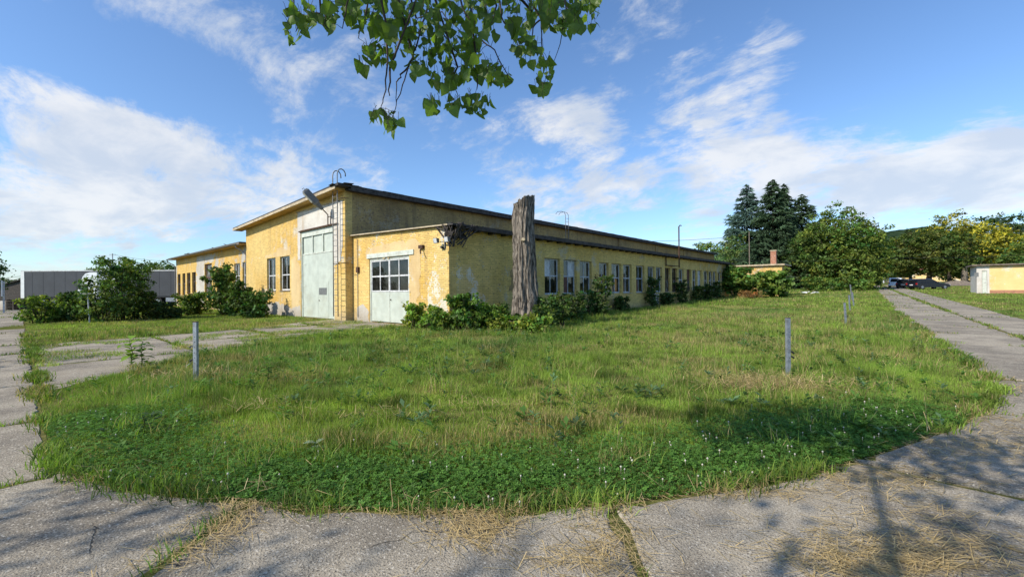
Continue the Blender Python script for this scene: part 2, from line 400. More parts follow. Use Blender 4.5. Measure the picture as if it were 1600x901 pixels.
def build_ground():
    xs = np.concatenate([np.linspace(-2500, -130, 14), np.linspace(-120, 120, 97), np.linspace(130, 2500, 14)])
    ys = np.concatenate([np.linspace(-1500, -50, 8), np.linspace(-40, 160, 101), np.linspace(180, 3000, 16)])
    X, Y = np.meshgrid(xs, ys, indexing='ij')
    Z = np.where(Y > 160, terr(0, 160)+(Y-160)*.004, terr(X, np.minimum(Y, 160))) - .02
    v = np.stack([X, Y, Z], -1).reshape(-1, 3); ny = len(ys)
    i, j = np.meshgrid(np.arange(len(xs)-1), np.arange(ny-1), indexing='ij'); b = (i*ny+j).ravel()
    o = link('ground', np_mesh('ground', v, np.stack([b, b+ny, b+ny+1, b+1], 1), M_SOIL, smooth=True))
    tag(o, kind='structure')
build_ground()

rs = random.Random(4)
def slab(parent, poly, gap=.022, z=0.0):
    """a concrete slab: crumbled outline, chamfered edge, slight settlement"""
    n = len(poly); A = sum(poly[i][0]*poly[(i+1) % n][1]-poly[(i+1) % n][0]*poly[i][1] for i in range(n))
    if abs(A) < .12: return
    if A < 0: poly = poly[::-1]
    cx = sum(p[0] for p in poly)/n; cy = sum(p[1] for p in poly)/n
    pts = []
    for i in range(n):
        a = Vector(poly[i]); b = Vector(poly[(i+1) % n]); L = (b-a).length
        if L < .03: continue
        k = max(1, int(L/.16)); nrm = Vector((b.y-a.y, a.x-b.x))/L
        for q in range(k):
            p = a.lerp(b, q/k); w = gap + abs(rs.gauss(0, .010)) + (rs.uniform(.01, .06) if rs.random() < .16 else 0) + (.02 if q == 0 else 0)*rs.random()
            pts.append(p - nrm*w)
    tx, ty, dz = rs.gauss(0, .0022), rs.gauss(0, .0022), rs.gauss(0, .006)
    def zf(x, y): return float(terr(x, y)) + z + dz + (x-cx)*tx + (y-cy)*ty
    c = Vector((cx, cy)); mb = MB(); m = len(pts)
    mb.v = [((p.x-c.x)*.988+c.x, (p.y-c.y)*.988+c.y, zf(p.x, p.y)) for p in pts] + [(p.x, p.y, zf(p.x, p.y)-.014) for p in pts] + [(p.x, p.y, zf(p.x, p.y)-.14) for p in pts]
    mb.f = [tuple(range(m))]
    for i in range(m):
        j = (i+1) % m
        mb.f += [(i+m, j+m, j, i), (i+2*m, j+2*m, j+m, i+m)]
    return mb.build('concrete_slab', M_CONC, parent)
def clip(poly, ax, lim, keep_less):
    r = []
    for i in range(len(poly)):
        p, q = poly[i], poly[(i+1) % len(poly)]
        ip = (p[ax] <= lim) == keep_less or p[ax] == lim; iq = (q[ax] <= lim) == keep_less or q[ax] == lim
        if ip: r.append(p)
        if ip != iq:
            t = (lim-p[ax])/(q[ax]-p[ax]); s_ = [p[k]+t*(q[k]-p[k]) for k in (0, 1)]; r.append(tuple(s_))
    return r
def road_base(name, poly, zoff=-.014, strip=False):
    mb = MB(); pts = [(x, y, float(terr(x, y))+zoff) for x, y in poly]; mb.v = pts; n = len(pts)
    mb.f = [tuple(range(n))] if not strip else [(i, i+1, n-2-i, n-1-i) for i in range(n//2-1)]
    return tag(mb.build(name, M_SOIL, None), kind='structure')

JOINTS = []   # lines along which weeds grow
def arc(i0, i1): return LAWN_EDGE[i0:i1+1]
cross = road_base('road_crossing', [(-5.6, .2)] + arc(4, 15) + [(5.1, 11.2), (5.1, -4.3), (-5.6, -4.3)])
J1a, J1b = (-3.72, 1.16), (-1.1, -2.4); J2a, J2b = (-1.62, 2.92), (1.7, -.75); J3a, J3b = (-.3, 5.06), (5.1, 4.7); J4a, J4b = (.78, 8.1), (5.1, 8.0)
slab(cross, [(-5.6, .2)] + arc(4, 6)[:2] + [J1a, J1b, (-1.1, -4.3), (-5.6, -4.3)])
slab(cross, [J1a] + arc(6, 9)[1:] + [J2a, J2b, J1b])
slab(cross, [J2a] + arc(10, 11) + [J3a, J3b, (5.1, -.75), J2b])
slab(cross, [J1b, J2b, (5.1, -.75), (5.1, -4.3), (-1.1, -4.3)])
slab(cross, [J3a] + arc(12, 13) + [J4a, J4b, J3b])
slab(cross, [J4a] + arc(14, 15) + [(5.1, 11.2), J4b])
JOINTS += [(J1a, J1b, 1.0), (J2a, J2b, .45), (J3a, J3b, .7), (J4a, J4b, .5), ((-5.6, .2), (-5.6, -1), .6)]
lroad = road_base('access_road', [(-72, .2), (-5.6, .2), (-5.6, -4.3), (-72, -4.3)])
xj = [-5.6, -8.15, -11.4] + [-11.4-3.02*i for i in range(1, 21)]
for a, b in zip(xj, xj[1:]):
    if b < -70: break
    slab(lroad, [(b, -1.95), (a, -1.95), (a, .2), (b, .2)]); slab(lroad, [(b, -4.3), (a, -4.3), (a, -1.95), (b, -1.95)])
    JOINTS.append(((b, .2), (b, -1.9), .5))
rroad = road_base('concrete_road', [(float(left_edge(y)), y) for y in np.linspace(11.2, 122, 30)] + [(float(right_edge(y)), y) for y in np.linspace(122, 11.2, 30)], -.014, True)
y = 11.2
while y < 118:
    y2 = y + (3.05 if y < 70 else 6.1)
    l, m_, r = (left_edge, mid_joint, right_edge)
    slab(rroad, [(float(l(y)), y), (float(m_(y)), y), (float(m_(y2)), y2), (float(l(y2)), y2)]); slab(rroad, [(float(m_(y))+.04, y), (float(r(y)), y), (float(r(y2)), y2), (float(m_(y2))+.04, y2)])
    JOINTS.append(((float(l(y)), y), (float(r(y)), y), .45)); JOINTS.append(((float(m_(y)), y), (float(m_(y2)), y2), 1.6))
    y = y2
drive = road_base('driveway', DRIVE)
for i in range(5):
    for k in range(4):
        c = clip(clip(clip(clip(DRIVE, 0, -8-3.1*i, True), 0, -8-3.1*(i+1), False), 1, .2+3.0*k, False), 1, .2+3.0*(k+1), True)
        if len(c) > 2: slab(drive, c, .05)
    JOINTS.append(((-11.1-3.1*i, max(.2, 2.5*(i-.5))), (-11.1-3.1*i, 11.5), .8))
for k in range(1, 4): JOINTS.append(((-12-1.6*k, .2+3*k), (-22, .2+3*k), 1.3))
JOINTS.append(((-10, .25), (-21, .25), 1.4))
JOINTS += [(a, b, 2.4) for a, b in zip(LAWN_EDGE[1:], LAWN_EDGE[2:])]

# ------------------------------------------------------------------ buildings
class Face:
    """a wall plane; a runs along it, d goes into the building"""
    def __init__(s, axis, plane, sgn): s.axis, s.plane, s.sgn = axis, plane, sgn
    def p(s, a, z, d):
        return (a, s.plane - s.sgn*d, z) if s.axis == 'x' else (s.plane - s.sgn*d, a, z)
    def bar(s, mb, a0, a1, z0, z1, d0, d1):
        q = [s.p(a, z, d) for z in (z0, z1) for a, d in ((a0, d0), (a1, d0), (a1, d1), (a0, d1))]
        return mb.hexa(q)
def wall(parent, face, a0, a1, z0, top, holes, mat, thick=.38):
    if not callable(top): t_ = top; top = lambda a: t_
    mb = MB(); A = sorted({a0, a1} | {h[0] for h in holes} | {h[1] for h in holes})
    def quad(pts): mb.add(pts, [tuple(range(len(pts)))])
    for L, R in zip(A, A[1:]):
        hs = sorted([h for h in holes if h[0] <= L and h[1] >= R], key=lambda h: h[2])
        z = z0
        for h in hs + [None]:
            for d in (0, thick):
                if h is None: quad([face.p(L, z, d), face.p(R, z, d), face.p(R, top(R), d), face.p(L, top(L), d)])
                elif h[2]-z > .001: quad([face.p(L, z, d), face.p(R, z, d), face.p(R, h[2], d), face.p(L, h[2], d)])
            if h: z = h[3]
        quad([face.p(L, top(L), 0), face.p(R, top(R), 0), face.p(R, top(R), thick), face.p(L, top(L), thick)])
    for a in (a0, a1): quad([face.p(a, z0, 0), face.p(a, z0, thick), face.p(a, top(a), thick), face.p(a, top(a), 0)])
    for h in holes:
        for a in h[:2]: quad([face.p(a, h[2], 0), face.p(a, h[2], thick), face.p(a, h[3], thick), face.p(a, h[3], 0)])
        for z in h[2:4]: quad([face.p(h[0], z, 0), face.p(h[1], z, 0), face.p(h[1], z, thick), face.p(h[0], z, thick)])
    return mb.build('wall', mat, parent)
rw = random.Random(11)
def window(parent, face, a0, a1, z0, z1, mat, cols=2, transom=.52, rec=.10, fw=.06, sill=True, gl=None, name='window', rows=None, blank=0.):
    mb = MB(); e = .006
    a0 += e; a1 -= e; z0 += e; z1 -= e
    face.bar(mb, a0, a0+fw, z0, z1, rec, rec+.07); face.bar(mb, a1-fw, a1, z0, z1, rec, rec+.07)
    face.bar(mb, a0+fw, a1-fw, z0, z0+fw, rec, rec+.07); face.bar(mb, a0+fw, a1-fw, z1-fw, z1, rec, rec+.07)
    w = mb.build(name, mat, parent)
    zr = rows or ([z0+(z1-z0)*transom] if transom else [])
    if zr:
        mb = MB()
        for z in zr: face.bar(mb, a0+fw, a1-fw, z-.035, z+.035, rec+.006, rec+.064)
        mb.build('transom', mat, w)
    zs = [z0+fw] + zr + [z1-fw]; As = [a0+fw+(a1-a0-2*fw)*k/cols for k in range(cols+1)]
    mb = MB()
    for k in range(1, cols):
        for q in range(len(zs)-1):
            face.bar(mb, As[k]-.024, As[k]+.024, zs[q]+(.035 if q else 0), zs[q+1]-(.035 if q+1 < len(zs)-1 else 0), rec+.010, rec+.058)
    if mb.v: mb.build('mullion', mat, w)
    for q in range(len(zs)-1):
        for k in range(cols):
            b = MB(); t = rw.uniform(-.006, .006)
            mg = .024; A0 = As[k]+(mg if k else 0); A1 = As[k+1]-(mg if k < cols-1 else 0)
            Z0 = zs[q]+(.035 if q else 0); Z1 = zs[q+1]-(.035 if q+1 < len(zs)-1 else 0)
            b.add([face.p(A0, Z0, rec+.03+t), face.p(A1, Z0, rec+.03), face.p(A1, Z1, rec+.03-t), face.p(A0, Z1, rec+.03)], [(0, 1, 2, 3)])
            if rw.random() < blank: b.build('pane', rw.choice([M_WINWHITE, M_WINWHITE, M_PLASTER, M_BROWNDOOR]), w)
            else: b.build('pane', gl or rw.choice([M_GLASS, M_GLASS, M_GLASSD]), w)
    if sill:
        b = MB(); face.bar(b, a0-.05, a1+.05, z0-.05, z0-.008, -.06, rec); b.build('sill', mat if sill is True else sill, w)
    return w
fA = Face('x', 11.5, -1); fAn = Face('x', 11.9, -1); fB = Face('y', -14.0, 1); fM = Face('y', -21.9, 1); fW = Face('x', 11.66, -1)

# --- tall hall with the gate
HX0, HX1, HY0, HY1 = -37.2, -21.9, 11.5, 74.
hall = empty('workshop_hall', (-29.5, 11.5, 0), 'tall yellow brick hall with pale green truck gate and sloping dark roof', 'building')
ztop = lambda x: 6.93 + (x-HX1)*.040
GX0, GX1, GZ = -27.45, -23.2, 5.22
hwin = [(-33.0, -31.45), (-30.7, -29.12)]
wall(hall, fA, HX0, HX1, -.3, ztop, [(a, b, 1.65, 3.88) for a, b in hwin] + [(GX0, GX1, .0, GZ)], M_HALL)
wall(hall, fM, HY0+.38, HY1, -.3, 6.93, [], M_UPPER)
b = MB(); b.box(HX0, HX0+.3, HY0+.38, HY1, -.3, ztop(HX0)); b.build('wall', M_WING, hall)
b = MB(); b.box(HX0+.3, HX1-.38, HY1-.3, HY1, -.3, 6.4); b.build('wall', M_WING, hall)
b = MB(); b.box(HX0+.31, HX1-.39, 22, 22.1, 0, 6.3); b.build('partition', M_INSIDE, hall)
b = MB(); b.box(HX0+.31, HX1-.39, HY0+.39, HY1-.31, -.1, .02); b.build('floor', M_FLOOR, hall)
for a, b_ in hwin:
    window(hall, fA, a, b_, 1.65, 3.88, M_WINWHITE, 2, .46, .12, .09, sill=M_TIMBER, gl=M_GLASS)
# brick quoin strip and bare plaster field over the gate
def patch(parent, face, pts, mat, seed, d=.006, name='plaster_patch', jag=.07):
    """thin field of different render with a broken outline, laid on the wall"""
    rr = random.Random(seed); o = []; n = len(pts)
    for k in range(n):
        (a0, z0), (a1, z1) = pts[k], pts[(k+1) % n]; L = math.hypot(a1-a0, z1-z0); q = max(1, int(L/.16))
        for t in range(q): o.append((a0+(a1-a0)*t/q+(rr.gauss(0, jag) if t else 0)*abs(z1-z0)/L, z0+(z1-z0)*t/q+(rr.gauss(0, jag) if t else 0)*abs(a1-a0)/L))
    A_ = [q[0] for q in pts]; Z_ = [q[1] for q in pts]; o = [(min(max(a, min(A_)), max(A_)), min(max(z, min(Z_)), max(Z_))) for a, z in o]
    m = MB(); m.prism(o, lambda a, z: face.p(a, z, -d), lambda a, z: face.p(a, z, -.0005)); return m.build(name, mat, parent)
patch(hall, fA, [(GX0-.45, 3.5), (GX0-.02, 3.5), (GX0-.02, 5.24), (GX1+.02, 5.24), (GX1+.02, 3.0), (HX1-.55, 3.2), (HX1-.30, 4.0), (HX1-.30, 6.45), (GX0-.45, 6.45)], M_PLASTER, 1, .018, jag=.03)
patch(hall, fA, [(-33.3, 3.9), (-33.3, 4.15), (-31.2, 4.25), (-31.0, 4.5), (-28.9, 4.5), (-28.8, 3.9)], M_SANDPL, 2)
patch(hall, fA, [(-28.9, .0), (-28.9, 3.6), (-28.2, 3.8), (-27.6, 3.2), (-27.5, .0)], M_SANDPL, 3)
patch(hall, fA, [(-36.9, -.05), (-36.9, .8), (-34, .6), (-31, .9), (-29, .5), (-27.6, .7), (-27.5, -.05)], M_GREYPL, 4, .008)
b = MB(); fA.bar(b, GX0-.02, GX1+.02, GZ+.061, GZ+.10, -.02, 0.)
b.build('drip_edge', M_RUST, hall)
b = MB(); fA.bar(b, GX0-.5, HX1-.55, 6.455, 6.50, -.05, .0); b.build('string_course', M_FASCIA, hall)
# pilasters and boarded clerestory slots on the long wall
for yy in (32.5, 41.8, 51.2, 60.5):
    b = MB(); fM.bar(b, yy, yy+.55, 4.5, 6.80, -.12, 0.); b.build('pilaster', M_UPPER, hall)
for yy in (19.6, 23.2, 34.6, 37.3, 44.2, 46.5, 53., 56., 62.5, 65.2, 68.):
    b = MB(); fM.bar(b, yy, yy+1.9, 4.98, 5.26, -.03, .0); b.build('boarded_vent', M_DARKWOOD, hall)
# gate
gate = MB()
fA.bar(gate, GX0+.01, GX0+.11, .0, GZ-.01, .03, .16); fA.bar(gate, GX1-.11, GX1-.01, .0, GZ-.01, .03, .16); fA.bar(gate, GX0+.11, GX1-.11, GZ-.34, GZ-.01, .03, .16)
gate = gate.build('gate', M_GREEN2, hall)
gm = (GX0+GX1)/2; zl = 3.78
for i, (a, b_) in enumerate([(GX0+.11, gm-.006), (gm+.006, GX1-.11)]):
    m = MB(); fA.bar(m, a, b_, .04, zl, .08, .13); m.build('gate_leaf', M_GREEN, gate)
m = MB(); fA.bar(m, GX0+.11, GX1-.11, zl+.01, zl+.08, .06, .14); m.build('rail', M_GREEN2, gate)
tw = (GX1-GX0-.22)/3
for i in range(3):
    m = MB(); fA.bar(m, GX0+.11+tw*i+.055, GX0+.11+tw*(i+1)-.055, zl+.085, GZ-.345, .115, .14); m.build('fanlight_panel', M_GREEN, gate)
for i in range(1, 3):
    m = MB(); fA.bar(m, GX0+.11+tw*i-.05, GX0+.11+tw*i+.05, zl+.085, GZ-.345, .05, .14); m.build('post', M_GREEN2, gate)
m = MB()   # wicket door standing slightly proud of the right leaf
fA.bar(m, gm+.12, gm+1.32, .10, 2.15, .068, .079); wk = m.build('wicket_door', M_GREEN, gate)
m = MB(); fA.bar(m, gm+.14, gm+1.1, 1.38, 1.78, .060, .067); m.build('vent_panel', M_LAMPGREY, wk)
m = MB(); m.cyl(fA.p(gm+.22, 1.05, .04), (0, 1, 0), .025, .03, 10); m.build('handle', M_RUST, wk)
for zz_ in (.6, 1.9, 3.2):
    m = MB(); fA.bar(m, GX0+.08, GX0+.5, zz_, zz_+.05, .065, .079); m.build('hinge_strap', M_GREEN2, gate)
b = MB(); fA.bar(b, GX0-.12, GX1+.55, GZ+.0, GZ+.06, -.10, -.0); b.build('lintel', M_RUST, hall)
# roof
def slab_roof(parent, x0, x1, y0, y1, zf, th, mat, name='roof', seed=0):
    n = max(6, int((y1-y0)/1.3)); mb = MB(); rr = random.Random(seed)
    ys = [y0+(y1-y0)*i/n for i in range(n+1)]
    for i in range(n):
        j0, j1 = (0, 0)
        mb.hexa([(x0, ys[i], zf(x0)), (x1, ys[i], zf(x1)), (x1, ys[i+1], zf(x1)), (x0, ys[i+1], zf(x0)),
                 (x0, ys[i], zf(x0)+th), (x1, ys[i], zf(x1)+th+rr.uniform(-.02, .04)), (x1, ys[i+1], zf(x1)+th+rr.uniform(-.02, .04)), (x0, ys[i+1], zf(x0)+th)])
    return mb.build(name, mat, parent)
zro = lambda x: ztop(x)+.10
roof = slab_roof(hall, HX0-.9, HX1+.42, HY0-.62, HY1+.4, zro, .09, M_ROOF, seed=2)
b = MB()
b.hexa([(HX0-.92, HY0-.64, zro(HX0-.92)-.13), (HX1+.10, HY0-.64, zro(HX1+.10)-.13), (HX1+.10, HY0-.60, zro(HX1+.10)-.13), (HX0-.92, HY0-.60, zro(HX0-.92)-.13),
        (HX0-.92, HY0-.64, zro(HX0-.92)+.02), (HX1+.10, HY0-.64, zro(HX1+.10)+.02), (HX1+.10, HY0-.60, zro(HX1+.10)+.02), (HX0-.92, HY0-.60, zro(HX0-.92)+.02)])
b.build('fascia', M_FASCIA, roof)
b = MB()
b.hexa([(HX0-.90, HY0-.598, zro(HX0)-.16), (HX1-.02, HY0-.598, zro(HX1)-.12), (HX1-.02, HY0-.003, zro(HX1)-.12), (HX0-.90, HY0-.003, zro(HX0)-.16),
        (HX0-.90, HY0-.598, zro(HX0-.9)-.004), (HX1-.02, HY0-.598, zro(HX1)-.004), (HX1-.02, HY0-.003, zro(HX1)-.004), (HX0-.90, HY0-.003, zro(HX0-.9)-.004)])
b.build('soffit', M_SOFFIT, roof)
b = MB(); b.box(HX1+.40, HX1+.45, HY0+.1, HY1+.4, zro(HX1)-.17, zro(HX1)+.115); b.build('fascia', M_DARKWOOD, roof)
b = MB(); b.box(HX1+.003, HX1+.40, HY0-.0, HY1, zro(HX1)-.14, zro(HX1)-.06); b.build('soffit', M_DARKWOOD, roof)
# broken felt at the roof corner
rr = random.Random(5); b = MB()
for i in range(9):
    x = HX1+.42-rr.random()*.9; y_ = HY0-.62+rr.random()*.9; h = rr.uniform(.03, .10); zc = zro(x)+.09
    b.add([(x-.3, y_-.15, zc), (x+.25, y_-.2, zc+h*.4), (x+.2, y_+.4, zc+h), (x-.25, y_+.35, zc+.01)], [(0, 1, 2, 3)])
b.build('loose_felt', M_ROOF, roof)

# --- lower side annex along the lawn
AX0, AX1, AY0, AY1 = -21.9, -14.0, 11.9, 52.6
annex = empty('side_annex', (-18, 11.9, 0), 'low yellow brick annex with garage door and long row of old windows', 'building')
za = lambda x: 4.50 + (x-AX0)*-.030
DX0, DX1, DZ = -20.25, -16.8, 3.22
wall(annex, fAn, AX0+.003, AX1, -.3, lambda x: za(x), [(DX0, DX1, .0, DZ)], M_HALL)
WPX = [(851, 875), (880.5, 901), (906, 924.5), (936, 951), (955.5, 971), (973.5, 987), (994, 1007), (1012, 1023), (1025, 1034.5), (1039, 1047.5), (1050, 1058.5), (1060.5, 1068.5),
       (1073, 1080), (1082, 1088.5), (1090, 1096.5), (1100, 1106.5), (1107.5, 1113), (1114, 1119.5), (1122, 1127), (1128, 1132.5), (1133.5, 1138)]
WY = [(PX(a, 430, -14.0).y, PX(b_, 430, -14.0).y) for a, b_ in WPX]
wall(annex, fB, AY0+.38, AY1, -.3, za(AX1), [(a, b_, 1.30, 3.27) for a, b_ in WY], M_SIDE)
b = MB(); b.box(AX0+.01, AX1-.38, AY1-.3, AY1, -.3, 4.2); b.build('wall', M_SIDE, annex)
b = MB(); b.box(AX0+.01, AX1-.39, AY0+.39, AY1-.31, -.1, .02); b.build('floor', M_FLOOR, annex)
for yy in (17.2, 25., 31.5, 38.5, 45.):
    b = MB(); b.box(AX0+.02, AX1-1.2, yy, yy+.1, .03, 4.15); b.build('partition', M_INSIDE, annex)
for i, (a, b_) in enumerate(WY):
    mt = M_WINBROWN if i in (9, 10, 12) else M_WINGREY
    window(annex, fB, a, b_, 1.30, 3.27, mt, 2, .52, .16, .085 if i < 9 else .075, sill=M_FASCIA if i % 4 else False, gl=M_GLASS if i < 6 else None, blank=.04 if i < 6 else .12)
patch(annex, fAn, [(-20.6, 3.3), (-20.5, 3.75), (-18.6, 3.9), (-16.4, 3.95), (-15.9, 3.6), (-16.0, 2.2), (-16.3, .3), (-16.75, .3), (-16.75, 3.22)], M_SANDPL, 5)
patch(annex, fAn, [(-15.2, .0), (-15.5, 1.6), (-15.0, 3.1), (-14.6, 4.1), (-14.03, 4.2), (-14.03, .0)], M_FLAKE, 6, jag=.12)
patch(annex, fAn, [(-21.5, -.05), (-21.5, .7), (-20.9, .9), (-20.3, .5), (-20.3, -.05)], M_GREYPL, 7)
patch(annex, fB, [(15.6, 1.5), (15.9, 2.6), (16.6, 2.9), (17.2, 2.4), (17.0, 1.4), (16.2, 1.2)], M_UPPER, 8, jag=.12)
patch(annex, fB, [(12.3, .0), (12.3, 2.4), (12.9, 2.7), (13.6, 1.9), (14.2, .8), (15.2, .5), (15.4, .0)], M_FLAKE, 9, jag=.12)
patch(annex, fB, [(32.2, .0), (32.1, 1.2), (33.2, 1.24), (33.3, .0)], M_GREYPL, 10)
# garage door
gd = MB(); e_ = .01
fAn.bar(gd, DX0+e_, DX0+.10, .0, DZ-e_, .04, .15); fAn.bar(gd, DX1-.10, DX1-e_, .0, DZ-e_, .04, .15); fAn.bar(gd, DX0+.10, DX1-.10, DZ-.10, DZ-e_, .04, .15)
gd = gd.build('garage_door', M_GREEN2, annex)
m = MB(); fAn.bar(m, DX0-.16, DX1+.38, DZ+.015, DZ+.24, -.05, .0); m.build('lintel', M_GREEN2, gd)
gmid = (DX0+DX1)/2
for s_ in (0, 1):
    a, b_ = (DX0+.105, gmid-.006) if s_ == 0 else (gmid+.006, DX1-.105)
    m = MB(); fAn.bar(m, a, b_, .05, 1.52, .07, .11); m.build('lower_panel', M_GREEN, gd)
    m = MB()
    for zz_ in (1.53, 2.27, 3.05): fAn.bar(m, a, b_, zz_, zz_+.07, .06, .12)
    am = (a+b_)/2
    for z0_, z1_ in ((1.60, 2.27), (2.34, 3.05)):
        for q in (a, am-.03, b_-.06): fAn.bar(m, q, q+.06, z0_, z1_, .062, .118)
    m.build('glazing_bar', M_WINWHITE, gd)
    for z0_, z1_ in ((1.60, 2.27), (2.34, 3.05)):
        for q0, q1 in ((a+.06, am-.03), (am+.03, b_-.06)):
            m = MB(); m.add([fAn.p(q0, z0_, .09), fAn.p(q1, z0_, .09), fAn.p(q1, z1_, .09), fAn.p(q0, z1_, .09)], [(0, 1, 2, 3)]); m.build('pane', M_GLASS, gd)
m = MB(); fAn.bar(m, gmid-.03, gmid+.03, .06, 1.52, .05, .069); m.build('cover_strip', M_GREEN2, gd)
m = MB(); m.cyl(fAn.p(gmid+.12, 1.15, .05), (0, 1, 0), .03, .03, 10); m.build('handle', M_RUST, gd)
# annex roof, eave and damage at the corner
aroof = slab_roof(annex, AX0+.004, AX1+.42, AY0-.14, AY1+.2, lambda x: za(x)+.02, .07, M_ROOF, seed=3)
b = MB(); b.hexa([(AX0+.02, AY0-.17, za(AX0)+.02), (AX1+.1, AY0-.17, za(AX1)+.02), (AX1+.1, AY0-.143, za(AX1)+.02), (AX0+.02, AY0-.143, za(AX0)+.02),
                  (AX0+.02, AY0-.17, za(AX0)+.075), (AX1+.1, AY0-.17, za(AX1)+.075), (AX1+.1, AY0-.143, za(AX1)+.075), (AX0+.02, AY0-.143, za(AX0)+.075)])
b.build('flashing', M_FASCIA, aroof)
b = MB(); b.box(AX1+.425, AX1+.46, AY0+1.1, AY1+.2, za(AX1)-.10, za(AX1)+.085); b.build('fascia', M_DARKWOOD, aroof)
b = MB(); b.box(AX1+.004, AX1+.42, AY0+.6, AY1+.15, za(AX1)-.07, za(AX1)-.01); b.build('soffit', M_DARKWOOD, aroof)
for i in range(45):
    yy = AY0+1.4+i*.9
    m = MB(); m.box(AX1+.006, AX1+.40, yy, yy+.09, za(AX1)-.16, za(AX1)-.075); m.build('rafter_end', M_DARKWOOD, aroof)
rr = random.Random(8); b = MB()
cx_, cy_, cz_ = AX1+.15, AY0-.05, za(AX1)
for i in range(15):   # collapsed boards and torn felt hanging at the corner
    a = Vector((cx_+rr.uniform(-.9, .45), cy_+rr.uniform(-.25, .5), cz_+rr.uniform(-.05, .14)))
    e = Vector((cx_+rr.uniform(-.15, .25), cy_+rr.uniform(-.2, .25), cz_-rr.uniform(.25, .95)))
    b.bar(a, e, rr.uniform(.03, .09), rr.uniform(.02, .05))
for i in range(10):
    a = Vector((cx_+.3, cy_+rr.uniform(.1, 1.7), cz_+rr.uniform(-.02, .12))); e = Vector((cx_+rr.uniform(0, .3), cy_+rr.uniform(.0, .5), cz_-rr.uniform(.1, .9)))
    b.bar(a, e, rr.uniform(.03, .10), rr.uniform(.02, .05))
for i in range(14):
    c = Vector((cx_+rr.uniform(-.5, .25), cy_+rr.uniform(-.2, .6), cz_-rr.uniform(-.1, .6)))
    q = [c+Vector((rr.uniform(-.3, .3), rr.uniform(-.25, .25), rr.uniform(-.3, .3))) for _ in range(4)]
    b.add(q, [(0, 1, 2), (0, 2, 3)])
b.build('broken_eave', M_DARKWOOD, aroof)
# conduit down the inner corner
b = MB(); b.tube([(-21.35, 11.86, 4.3), (-21.35, 11.86, .2)], .018, 6); b.build('conduit', M_PAINTSTEEL, annex)
b = MB(); b.box(-21.42, -21.2, 11.80, 11.898, 2.55, 2.85); b.build('junction_box', M_RUST, annex)
b = MB(); b.box(-15.95, -15.65, 11.78, 11.898, 3.45, 3.60); b.tube([(-15.8, 11.85, 3.5), (-15.7, 11.7, 3.35), (-15.6, 11.65, 3.2)], .03, 6); b.build('wall_bracket', M_RUST, annex)

# --- left wing
wing = empty('office_wing', (-49, 11.66, 0), 'low patchy yellow wing with gutter and tall narrow windows left of the hall', 'building')
WX0, WX1 = -60.4, -37.2
wz = 5.22
wp = [(277.5, 282, 428, 462), (285, 289.5, 427, 461), (292, 297.5, 426, 459), (300, 306, 425, 457.5), (320, 331, 412, 459), (339, 347, 418, 455), (349, 357, 416, 455), (366, 375, 411.5, 450), (379, 388.3, 409, 450)]
wh = []
for a, b_, t, bt_ in wp:
    x0, x1 = PY(a, 430, 11.66).x, min(PY(b_, 430, 11.66).x, WX1-.2); z1 = PY((a+b_)/2, t, 11.66).z; z0 = PY((a+b_)/2, bt_, 11.66).z
    wh.append((x0, x1, z0, z1))
wall(wing, fW, WX0, WX1-.01, -.3, wz, wh, M_WING)
b = MB(); b.box(WX0, WX0+.3, 12.04, 40, -.3, wz); b.build('wall', M_WING, wing)
b = MB(); b.box(WX0+.3, WX1-.01, 39.7, 40, -.3, wz+.6); b.build('wall', M_WING, wing)
b = MB(); b.box(WX0+.31, WX1-.02, 17, 17.1, 0, wz-.1); b.build('partition', M_INSIDE, wing)
patch(wing, fW, [(wh[3][1]+.1, .2), (wh[3][1]+.2, 5.1), (wh[4][0]-.1, 5.1), (wh[4][0]-.1, .2)], M_GREYPL, 11, jag=.15)
patch(wing, fW, [(wh[8][0]-.2, wh[8][3]+.05), (wh[8][0]-.2, 4.9), (WX1-.1, 4.9), (WX1-.1, wh[8][3]+.05)], M_GREYPL, 12, jag=.1)
patch(wing, fW, [(wh[4][0], wh[4][3]+.04), (wh[4][0], 5.1), (wh[5][0]-.3, 5.0), (wh[4][1], wh[4][3]+.04)], M_GREYPL, 13, jag=.1)
patch(wing, fW, [(WX0+.05, .0), (WX0+.05, 4.9), (wh[0][0]-.3, 4.6), (wh[0][0]-.2, .0)], M_GREYPL, 14, jag=.1)
for i, (x0, x1, z0, z1) in enumerate(wh):
    if i in (4, 5, 6): window(wing, fW, x0, x1, z0, z1, M_BROWNDOOR, 2, .55, .12, .10, sill=False, gl=M_GLASSD)
    elif i < 4: window(wing, fW, x0, x1, z0, z1, M_WINBROWN, 2, .55, .12, .10, sill=M_FASCIA)
    else: window(wing, fW, x0, x1, z0, z1, M_WINWHITE, 2, .50, .12, .09, sill=M_TIMBER)
wroof = slab_roof(wing, WX0-.5, WX1-.012, 11.05, 40.5, lambda x: wz+.03, .10, M_ROOF, seed=6)
b = MB(); b.box(WX0-.5, WX1-.02, 11.02, 11.048, wz-.06, wz+.10); b.build('fascia', M_TIMBER, wroof)
b = MB(); b.box(WX0-.4, WX1-.02, 11.052, 11.655, wz-.05, wz+.02); b.build('soffit', M_SOFFIT, wroof)
m = MB(); hp = []
n_ = 8; L0, L1 = WX0-.6, WX1-.1
for x in (L0, L1):
    for k in range(n_+1):
        a = math.pi*k/n_; hp.append((x, 10.94-.09*math.cos(a), wz+.02-.09*math.sin(a)))
m.add(hp, [(k, k+1, n_+2+k, n_+1+k) for k in range(n_)]); m.build('gutter', M_PAINTSTEEL, wroof)
